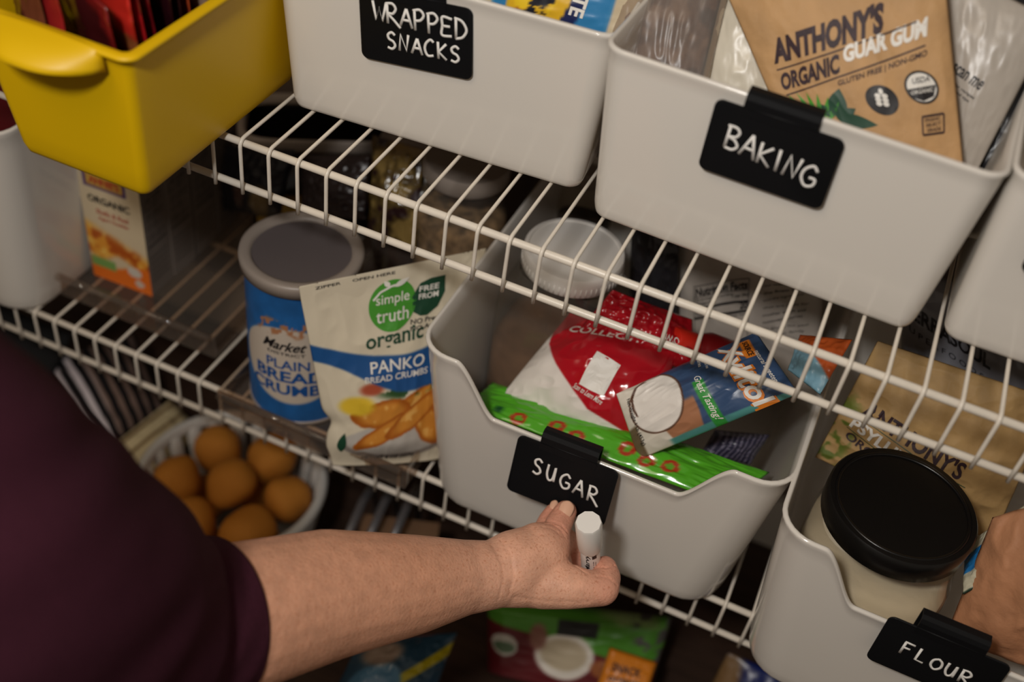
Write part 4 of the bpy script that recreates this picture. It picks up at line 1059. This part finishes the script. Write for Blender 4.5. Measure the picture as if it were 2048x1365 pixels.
# big jar with a white screw lid
sug = mat('brown_sugar', (112, 84, 64), rough=0.9, bump=0.5, bscale=200, var=0.2, vscale=60)
root, lr, bt = jar('sugar_jar', (0.237, 0.163, LW + 0.004), 0.058, 0.212, M['lid'], (80, 60, 46), 'clear square jar of brown sugar with white screw lid', lid_h=0.020, power=3.6, lid_r=0.0462, fill_frac=0.55, fillmat=sug)
V = []; F = []; n = 0
for k in range(60):   # grip ribs round the lid skirt
    a = 2 * math.pi * k / 60
    tv, tf = tube_geo([(lr * 1.004 * math.cos(a), lr * 1.004 * math.sin(a), bt + 0.002), (lr * 1.004 * math.cos(a), lr * 1.004 * math.sin(a), bt + 0.011)], 0.0006, 5)
    V += tv; F += [tuple(i + n for i in f) for f in tf]; n += len(tv)
mesh_obj('grip_ribs', V, F, M['lid'], [c for c in root.children if c.name.startswith('lid')][0])
# red squeeze bottle lying behind
root = empty('red_bottle', (0.385, 0.150, -0.165), (math.radians(62), 0, math.radians(-50)), 'red plastic bottle with orange-red cap behind the xylitol bag', 'bottle')
M['redcap'] = mat('red_plastic_cap', (206, 40, 26), rough=0.35)
M['redbody'] = mat('dark_red_plastic', (120, 16, 20), rough=0.3)
o = lathe('cap', [(0.0115, 0.030), (0.0118, 0.031), (0.0110, 0.052), (0.0100, 0.0535), (0.0001, 0.054)], M['redcap'], root, 32); autosmooth(o, 40)
lathe('body', [(0.006, -0.055), (0.0160, -0.052), (0.0165, 0.010), (0.0120, 0.022), (0.0095, 0.024), (0.0095, 0.031)], M['redbody'], root, 32)

# ------------------------------------------------------------------ flour bin: contents
def c_kraft(u, v):
    c = flat((176, 142, 92))(u, v) * (0.92 + 0.16 * fbm(u * 8, v * 8, 6))[..., None]
    c = paint(c, disc(u, v, 0.03, 0.25, 0.10, 0.30, 0.3) * ss(.45, .55, fbm(u * 16, v * 14, 7)), (96, 110, 40))
    return np.clip(c, 0, 255)
r_, s_, P_ = bag('kraft_pouch', 'psyl', 0.018, M['pkraft'], c_kraft, 'crumpled brown kraft pouch printed ANTHONY behind the black-lidded jar', prof='pillow', wr=0.0038, wf=4, seed=103, nu=140, nv=130)
lettering(r_, s_, [("ANTHONY'S", (0.100, 0.470), (0.60, -0.135), (0.015, 0.125), 0.03), ('ORGANIC', (0.08, 0.26), (0.36, -0.09), (0.01, 0.06), 0.02)], M['inkbrown'], off=0.0016)
lettering(r_, s_, [('PSYLLIUM', (0.075, 0.355), (0.42, -0.10), (0.012, 0.085), 0.035)], M['inkw'], off=0.0016)
stroke_patch(r_, s_, [[(0.085, 0.455), (0.75, 0.30)], [(0.07, 0.335), (0.5, 0.235)]], 0.006, M['ingreen'])
r_, s_, P_ = bag('grey_pouch', 'terra', 0.012, M['pfilm'], flat((122, 122, 128)), 'slate grey pouch printed TERRASOUL SUPERFOODS at the back of the flour bin', prof='slab', wr=0.002, seed=107)
lettering(r_, s_, [('TERRASOUL', (0.00, 0.58), (0.60, -0.165), (0.0, 0.13), 0.03), ('S U P E R F O O D S', (0.0, 0.46), (0.56, -0.16), (0, 0.05), 0.005)], M['ink'])
def c_blue(u, v):
    c = flat((196, 190, 166))(u, v); c = paint(c, rect(u, v, -.1, .35, 1.1, .70) , (30, 110, 170)); c = paint(c, 1 - ss(.02, .06, v), (30, 50, 40)); return c
bag('blue_white_bag', 'bluebag', 0.010, M['pfilm'], c_blue, 'cream bag with a blue stripe between the jar and the brown paper bag', prof='pillow', wr=0.003, seed=109)
bag('paper_bag', 'paper', 0.030, M['pkraft'], lambda u, v: flat((184, 130, 94))(u, v) * (0.94 + 0.12 * fbm(u * 7, v * 7, 8))[..., None], 'reddish brown paper bag at the right of the flour bin', prof='pillow', wr=0.005, wf=4, seed=111)
flr = mat('white_flour', (226, 214, 190), rough=0.95, bump=0.6, bscale=90, var=0.06, vscale=40)
root, lr, bt = jar('flour_jar', (0.5655, 0.0400, LW + 0.004), 0.060, 0.184, M['blacklid'], (220, 210, 190), 'wide jar of flour with black screw lid in the flour bin', lid_h=0.022, power=3.2, lid_r=0.0585, fill_frac=0.90, fillmat=flr)
lathe('lid_ridge', [(lr * 0.86, 0.1832), (lr * 0.868, 0.1842), (lr * 0.90, 0.1842), (lr * 0.908, 0.1832)], M['blacklid'], [c for c in root.children if c.name.startswith('lid')][0], 72, caps=(False, False))

# ------------------------------------------------------------------ things on the floor below the shelves
root = empty('potato_basket', (-0.092, 0.076, ZF), (0, 0, 0), 'round white slatted basket full of potatoes on the floor', 'basket')
bw = mat('white_painted_wicker', (206, 204, 200), rough=0.4)
lathe('base', [(0.0001, 0.0), (0.080, 0.0), (0.082, 0.006), (0.0001, 0.006)], bw, root, 48)
lathe('rim', [(0.1000, 0.124), (0.1060, 0.122), (0.1110, 0.127), (0.1110, 0.134), (0.1060, 0.138), (0.1010, 0.136), (0.1000, 0.124)], bw, root, 64, caps=(False, False))
V, F = tube_geo([(0.082, 0, 0.003), (0.090, 0, 0.05), (0.098, 0, 0.095), (0.1040, 0, 0.127)], 0.0060, 6)
V = [(x, y * 1.6, z) for x, y, z in V]
sl = bpy.data.meshes.new('slat'); sl.from_pydata([tuple(map(float, v)) for v in V], [], F); sl.materials.append(bw)
sl.polygons.foreach_set('use_smooth', [True] * len(sl.polygons))
for k in range(24):
    o = bpy.data.objects.new('slat', sl); COL.objects.link(o); o.parent = root; o.rotation_euler = (0, 0, 2 * math.pi * k / 24)
rnd = random.Random(4)
M['potato'] = mat('potato_skin', (206, 134, 44), rough=0.7, bump=0.5, bscale=90, var=0.22, vscale=40)
def potato_mesh():
    bm = bmesh.new(); bmesh.ops.create_icosphere(bm, subdivisions=3, radius=1)
    for v in bm.verts:
        c_ = v.co; k = 1 + 0.07 * math.sin(3 * c_.x + 1) * math.cos(2.5 * c_.y) + 0.05 * math.sin(4 * c_.z + c_.x * 2)
        v.co = Vector((c_.x * 1.18, c_.y, c_.z * 0.92)) * k
    me = bpy.data.meshes.new('potato'); bm.to_mesh(me); bm.free()
    me.polygons.foreach_set('use_smooth', [True] * len(me.polygons)); me.materials.append(M['potato']); return me
pm = potato_mesh()
spots = [(0, 0, .126, 'brown potato in the middle of the basket')]
for k in range(6):
    a = 2 * math.pi * (k + 0.3) / 6; spots.append((0.066 * math.cos(a), 0.066 * math.sin(a), .114, None))
for k in range(4):
    a = 2 * math.pi * (k + 0.8) / 4; spots.append((0.050 * math.cos(a), 0.050 * math.sin(a), .056, None))
for (x, y, z, lb) in spots:
    o = bpy.data.objects.new('potato', pm); COL.objects.link(o)
    o.location = (-0.092 + x, 0.076 + y, ZF + z); s = (0.0285 if z > 0.1 else 0.0255) + 0.002 * rnd.random(); o.scale = (s, s, s)
    o.rotation_euler = (rnd.random() * 6, rnd.random() * 6, rnd.random() * 6)
    tag(o, lb or 'brown potato round the side of the white basket', 'potato', 'potatoes in the basket')
# striped cloth, cream cloth and black bag on the floor left of the basket
QD['striped'] = STRIPED
QD['creamcloth'] = CREAM
def c_strcl(u, v):
    c = flat((18, 16, 18))(u, v)
    st = ss(0.05, 0.45, np.sin(u * 42 + 1.2 * np.sin(v * 3)))
    c = paint(c, st, (120, 98, 88)); return paint(c, st * (1 - ss(0.22, 0.34, u)), (196, 186, 190))
cloth = print_mat('woven_cloth', 0.9, 0.2, bump=0.3, bscale=500)
bag('striped_cloth', 'striped', 0.030, cloth, c_strcl, 'black cloth with pale stripes on the floor beside the sleeve', 'cloth', prof='pillow', wr=0.004, wf=3, seed=118, nu=60, nv=120)
def c_cream(u, v):
    return paint(flat((200, 184, 146))(u, v), ss(0.55, 0.8, np.sin(v * 22 + u)), (120, 98, 66))
bag('cream_cloth', 'creamcloth', 0.022, cloth, c_cream, 'cream ridged cloth between striped cloth and potato basket', 'cloth', prof='pillow', wr=0.003, wf=3, seed=119, nu=50, nv=60)
QD['blackfloor'] = [(-0.62, 0.02, -0.66), (-0.40, 0.03, -0.66), (-0.38, 0.16, -0.52), (-0.62, 0.16, -0.52)]
bag('black_cloth_bag', 'blackfloor', 0.05, mat('black_cloth', (16, 15, 16), rough=0.95), flat((14, 14, 15)), 'black cloth bag on the floor left of the striped cloth', prof='pillow', wr=0.008, wf=4, seed=121)
# chrome rack bars right of the bowl
ch = mat('brushed_steel', (190, 192, 200), rough=0.25, metal=0.9)
root = empty('steel_rack', (0.075, 0.115, ZF), (0, 0, math.radians(10)), 'brushed steel rack with thick loops right of the potato bowl', 'rack')
for k, xx in enumerate((-0.020, 0.006, 0.034)):
    tube('rack_bar', [(xx - 0.004, -0.11, 0.004), (xx - 0.004, -0.10, 0.08), (xx, -0.06, 0.120 + 0.012 * k), (xx + 0.006, 0.0, 0.146 + 0.010 * k), (xx + 0.008, 0.03, 0.140 + 0.010 * k), (xx + 0.010, 0.05, 0.06), (xx + 0.010, 0.05, 0.004)], 0.0052, ch, root, 10)
tube('cross_bar', [(-0.026, -0.10, 0.08), (0.0, -0.10, 0.08), (0.032, -0.10, 0.08)], 0.003, ch, root, 8)
# orange carton
root = empty('orange_carton', (0.122, 0.080, ZF), (0, 0, math.radians(20)), 'orange and brown carton on the floor behind the forearm', 'carton')
grid_box(root, (-0.045, 0, 0), (0.045, 0.05, 0.125), lambda u, v: paint(flat((116, 84, 60))(u, v), 1 - ss(.80, .84, v + .1 * (u - .5)), (204, 96, 26)), flat((70, 60, 58)), flat((120, 90, 66)), 24, 30)
# coconut packet and orange packet
def c_coco(u, v):
    c = flat((104, 30, 36))(u, v)
    g = ss(-0.01, 0.02, v - (0.76 - 0.33 * u))
    c = paint(c, g, (86, 152, 52)); c = paint(c, g * ss(.40, .62, fbm(u * 3, v * 3, 9)) * ss(.5, .75, u), (168, 196, 130))
    c = paint(c, ss(.80, .86, u + .1 * (v - .7)) * ss(.5, .6, fbm(u * 14, v * 12, 3)), (96, 92, 92))
    c = paint(c, disc(u, v, 0.46, 0.47, 0.17, 0.27, .06), (240, 232, 220)); c = paint(c, disc(u, v, 0.455, 0.49, 0.135, 0.19, .12), (200, 184, 156))
    c = paint(c, disc(u, v, 0.30, 0.66, 0.05, 0.16, .3), (150, 104, 90)); c = paint(c, disc(u, v, .68, .40, .06, .1, .3), (160, 92, 48))
    c = paint(c, rect(u, v, .40, .72, .62, .90), (22, 24, 24))
    c = paint(c, disc(u, v, 0.11, 0.49, 0.078, 0.14, .05), (214, 212, 206)); c = paint(c, disc(u, v, 0.11, 0.46, 0.065, 0.07, .1), (104, 130, 104))
    return c
bag('coconut_bag', 'coco', 0.020, M['pfilm'], c_coco, 'green and dark red bag printed with a halved coconut on the floor', prof='slab', wr=0.002, seed=131, nu=90, nv=80)
r_, s_, P_ = bag('orange_packet', 'orangetag', 0.006, M['pfilm'], flat((224, 132, 30)), 'orange packet with dark print in front of the coconut bag', prof='slab', wr=0.001, seed=133, nu=30, nv=30)
lettering(r_, s_, [('SNACK', (0.15, 0.50), (0.6, 0.0), (0, 0.2), 0.03), ('organic', (0.15, 0.22), (0.65, 0.0), (0, 0.2), 0.02)], M['inkbrown'])
def c_bluef(u, v):
    c = flat((48, 80, 104))(u, v)
    c = paint(c, ss(.0, .03, (v - .45) - .9 * (u - .70)) * (1 - ss(.0, .03, (v - .45) - .9 * (u - .52))) * ss(.25, .3, v), (196, 180, 30))
    c = paint(c, disc(u, v, .35, .35, .26, .30, .1), (84, 134, 170)); c = paint(c, disc(u, v, .36, .33, .14, .16, .2), (120, 156, 190))
    c = paint(c, disc(u, v, .30, .78, .2, .16, .3), (168, 146, 130)); return c
bag('blue_bag', 'bluefloor', 0.030, M['pgloss'], c_bluef, 'dark blue bag with a yellow stripe on the floor under the forearm', prof='pillow', wr=0.004, seed=137, nu=80, nv=70)
QD['navy'] = [(0.490, 0.060, -0.67), (0.640, 0.055, -0.67), (0.640, 0.12, -0.53), (0.500, 0.12, -0.53)]
bag('navy_bag', 'navy', 0.03, M['pfilm'], lambda u, v: paint(paint(flat((22, 34, 92))(u, v), disc(u, v, .06, .75, .12, .3, .3), (120, 92, 60)), disc(u, v, .15, .35, .08, .1, .3), (110, 84, 160)), 'navy blue bag on the floor below the flour bin', prof='pillow', wr=0.004, seed=139)

# ------------------------------------------------------------------ the person: forearm, hand, sleeve
def person():
    root = empty('person', (0.10, -0.36, -0.11), (0, 0, 0), 'person in a dark maroon sleeve reaching in and holding a white marker', 'person')
    org = np.array(root.location)
    bm = bmesh.new()
    ico = bmesh.new(); bmesh.ops.create_icosphere(ico, subdivisions=3, radius=1)
    iv = np.array([v.co[:] for v in ico.verts]); ifc = [tuple(v.index for v in f.verts) for f in ico.faces]; ico.free()
    V = []; F = []; n = 0
    for chain in HAND.values():
        for (a, b) in zip(chain[:-1], chain[1:]):
            a = np.array(a); b = np.array(b); L_ = np.linalg.norm(b[:3] - a[:3])
            st = max(2, int(L_ / (0.16 * min(a[3], b[3]))))
            for k in range(st + 1):
                t = k / st; q = a + (b - a) * t
                V.append(iv * q[3] + q[:3]); F += [tuple(i + n for i in f) for f in ifc]; n += len(iv)
    V = np.vstack(V) - org
    o = mesh_obj('arm_tmp', V, F, M['skin'])
    rm = o.modifiers.new('remesh', 'REMESH'); rm.mode = 'VOXEL'; rm.voxel_size = 0.0013
    sm = o.modifiers.new('smooth', 'SMOOTH'); sm.factor = 0.6; sm.iterations = 14
    dg = bpy.context.evaluated_depsgraph_get(); dg.update()
    me = bpy.data.meshes.new_from_object(o.evaluated_get(dg)); me.name = 'arm'
    bpy.data.objects.remove(o)
    co = np.empty(len(me.vertices) * 3); me.vertices.foreach_get('co', co); co = co.reshape(-1, 3)
    no = np.empty(len(me.vertices) * 3); me.vertices.foreach_get('normal', no); no = no.reshape(-1, 3)
    disp = np.zeros(len(co))
    for pts, wd, dp in CREASE:              # skin folds: shallow grooves
        pts = np.array(pts) - org; best = np.full(len(co), 9.0)
        for a, b in zip(pts[:-1], pts[1:]):
            d = b - a; t = np.clip(((co - a) @ d) / (d @ d), 0, 1)
            best = np.minimum(best, np.linalg.norm(co - a - t[:, None] * d, axis=1))
        disp -= dp * np.exp(-(best / wd) ** 2)
    co = co + no * disp[:, None]
    me.vertices.foreach_set('co', co.ravel()); me.update()
    tips = np.zeros(len(co))
    for nm in ('index', 'middle', 'ring', 'pinky', 'thumb'):
        for q in HAND[nm][-3:]:
            tips = np.maximum(tips, np.exp(-(np.linalg.norm(co + org - np.array(q[:3]), axis=1) / 0.017) ** 2))
    wr = np.array(HAND['forearm'][-1][:3]); tan = ss(0.0, 0.09, (wr - (co + org)) @ np.array([0.57, 0.73, -0.35]))
    tone = np.ones((len(co), 4)); tone[:, :3] = 1 - tips[:, None] * np.array([0.06, 0.26, 0.24]) - tan[:, None] * np.array([0.10, 0.17, 0.24])
    ca = me.color_attributes.new('print', 'FLOAT_COLOR', 'POINT'); ca.data.foreach_set('color', tone.ravel())
    if not me.materials: me.materials.append(M['skin'])
    me.polygons.foreach_set('use_smooth', [True] * len(me.polygons))
    arm = bpy.data.objects.new('arm', me); COL.objects.link(arm); arm.parent = root
    # nails
    for (c, tip, nor, w, l) in NAILS:
        c = np.array(c) - org; t = np.array(tip); t /= np.linalg.norm(t); nn = np.array(nor); nn -= t * (nn @ t); nn /= np.linalg.norm(nn); s = np.cross(t, nn)
        V = []; F = []; a_, b_ = 13, 15
        for j in range(b_):
            for i in range(a_):
                x = i / (a_ - 1) * 2 - 1; y = j / (b_ - 1) * 2 - 1
                ww = w / 2 * (1 - 0.10 * (y < 0) * abs(y) - 0.35 * max(0, y) ** 4 - 0.25 * max(0, -y) ** 5)
                V.append(c + s * x * ww + t * (y * l / 2 * (1 - 0.12 * x * x)) + nn * (0.0022 * (1 - x * x * 0.9) - 0.0005 * y * y))
        for j in range(b_ - 1):
            for i in range(a_ - 1): F.append((j * a_ + i, j * a_ + i + 1, (j + 1) * a_ + i + 1, (j + 1) * a_ + i))
        o = mesh_obj('fingernail', V, F, M['nail'], root)
        so = o.modifiers.new('thickness', 'SOLIDIFY'); so.thickness = 0.0006
    # sleeve: a loose tube over the forearm with soft folds
    P = [np.array(q) for q in SLEEVE]
    path = []
    for i in range(len(P) - 1):
        p0 = P[max(i - 1, 0)]; p1 = P[i]; p2 = P[i + 1]; p3 = P[min(i + 2, len(P) - 1)]
        for k in range(10):
            t = k / 10
            path.append(0.5 * ((2 * p1) + (p2 - p0) * t + (2 * p0 - 5 * p1 + 4 * p2 - p3) * t * t + (3 * p1 - p0 - 3 * p2 + p3) * t ** 3))
    path.append(P[-1])
    n = 72; V = []; F = []; up = np.array([0, 0, 1.0])
    rows = [(path[0], 0.90), (path[0], 0.97)] + [(q, 1.0) for q in path]
    for i, (q, f_) in enumerate(rows):
        a = path[max(0, min(i - 2, len(path) - 1) - 1)]; b = path[min(max(i - 2, 0) + 1, len(path) - 1)]
        t = (b - a)[:3]; t = t / np.linalg.norm(t)
        s = np.cross(t, up); s /= np.linalg.norm(s); u2 = np.cross(s, t)
        for k in range(n):
            an = 2 * math.pi * k / n
            sx = i / len(rows)
            w = vnoise(np.array(math.cos(an) * 1.6 + 5 + sx * 5), np.array(math.sin(an) * 1.6 + 7 - sx * 4), 5) - 0.5
            w2 = vnoise(np.array(math.cos(an) * 3 + 9 + sx * 14), np.array(math.sin(an) * 3 + sx * 6), 9) - 0.5
            rr = q[3] * f_ * (1 + 0.06 * float(w) * min(1, i / 6) + 0.04 * float(w2) * min(1, i / 6))
            off = -t * 0.0 if i else t * 0.010
            V.append(q[:3] + off + rr * (math.cos(an) * s + math.sin(an) * u2) - org)
    m_ = len(rows)
    for i in range(m_ - 1):
        for k in range(n): F.append((i * n + k, i * n + (k + 1) % n, (i + 1) * n + (k + 1) % n, (i + 1) * n + k))
    F.append(tuple((m_ - 1) * n + k for k in range(n)))
    mesh_obj('sleeve', V, F, M['sleeve'], root)
    return root
person()

# marker
def marker():
    T0 = Vector(MARKER[0]); B0 = Vector(MARKER[1]); ax = (T0 - B0).normalized()
    root = empty('chalk_marker', tuple(B0), label='white capped chalk marker held upright between thumb and finger', cat='marker')
    root.rotation_euler = ax.to_track_quat('Z', 'Y').to_euler()
    L_ = (T0 - B0).length
    mw = mat('white_marker_plastic', (236, 232, 226), rough=0.35)
    lathe('barrel', [(0.0050, -0.012), (0.0070, -0.010), (0.0080, 0.0), (0.0080, L_ - 0.036), (0.0076, L_ - 0.034)], mw, root, 32)
    # faceted cap with a flat side
    n = 10; V = []; F = []
    prof = [(0.0096, L_ - 0.040), (0.0101, L_ - 0.038), (0.0106, L_ - 0.002), (0.0098, L_)]
    for r, z in prof:
        for k in range(n):
            a = 2 * math.pi * k / n + 0.2; V.append((r * math.cos(a), r * math.sin(a), z))
    for i in range(3):
        for k in range(n): F.append((i * n + k, i * n + (k + 1) % n, (i + 1) * n + (k + 1) % n, (i + 1) * n + k))
    F.append(tuple(range(n - 1, -1, -1))); F.append(tuple(3 * n + k for k in range(n)))
    o = mesh_obj('cap', V, F, mw, root); autosmooth(o, 50)
    bpy.context.view_layer.update()
    mi_ = root.matrix_world.inverted()
    cl = mi_ @ cam.location; a0 = math.atan2(cl.y, cl.x)
    def sf(u, v, off=0):
        a = a0 + np.asarray(u); return np.stack([(0.0080 + off) * np.cos(a), (0.0080 + off) * np.sin(a), np.asarray(v)], -1)
    lettering(root, sf, [('Marvy', (0.0, L_ - 0.070), (0.0, 0.030), (-0.62, 0.0), 0.02, 0.3)], M['ink'], off=0.0002)
    lettering(root, sf, [('liquid chalk', (0.35, L_ - 0.070), (0.0, 0.018), (-0.14, 0.0), 0.01), ('non toxic', (0.55, L_ - 0.070), (0.0, 0.016), (-0.12, 0.0), 0.01)], M['ink'], off=0.0002)
    poly_patch(root, sf, [[(0.15, L_ - 0.048), (0.62, L_ - 0.048), (0.62, L_ - 0.043), (0.15, L_ - 0.043)]], M['ink'], off=0.0003)
marker()
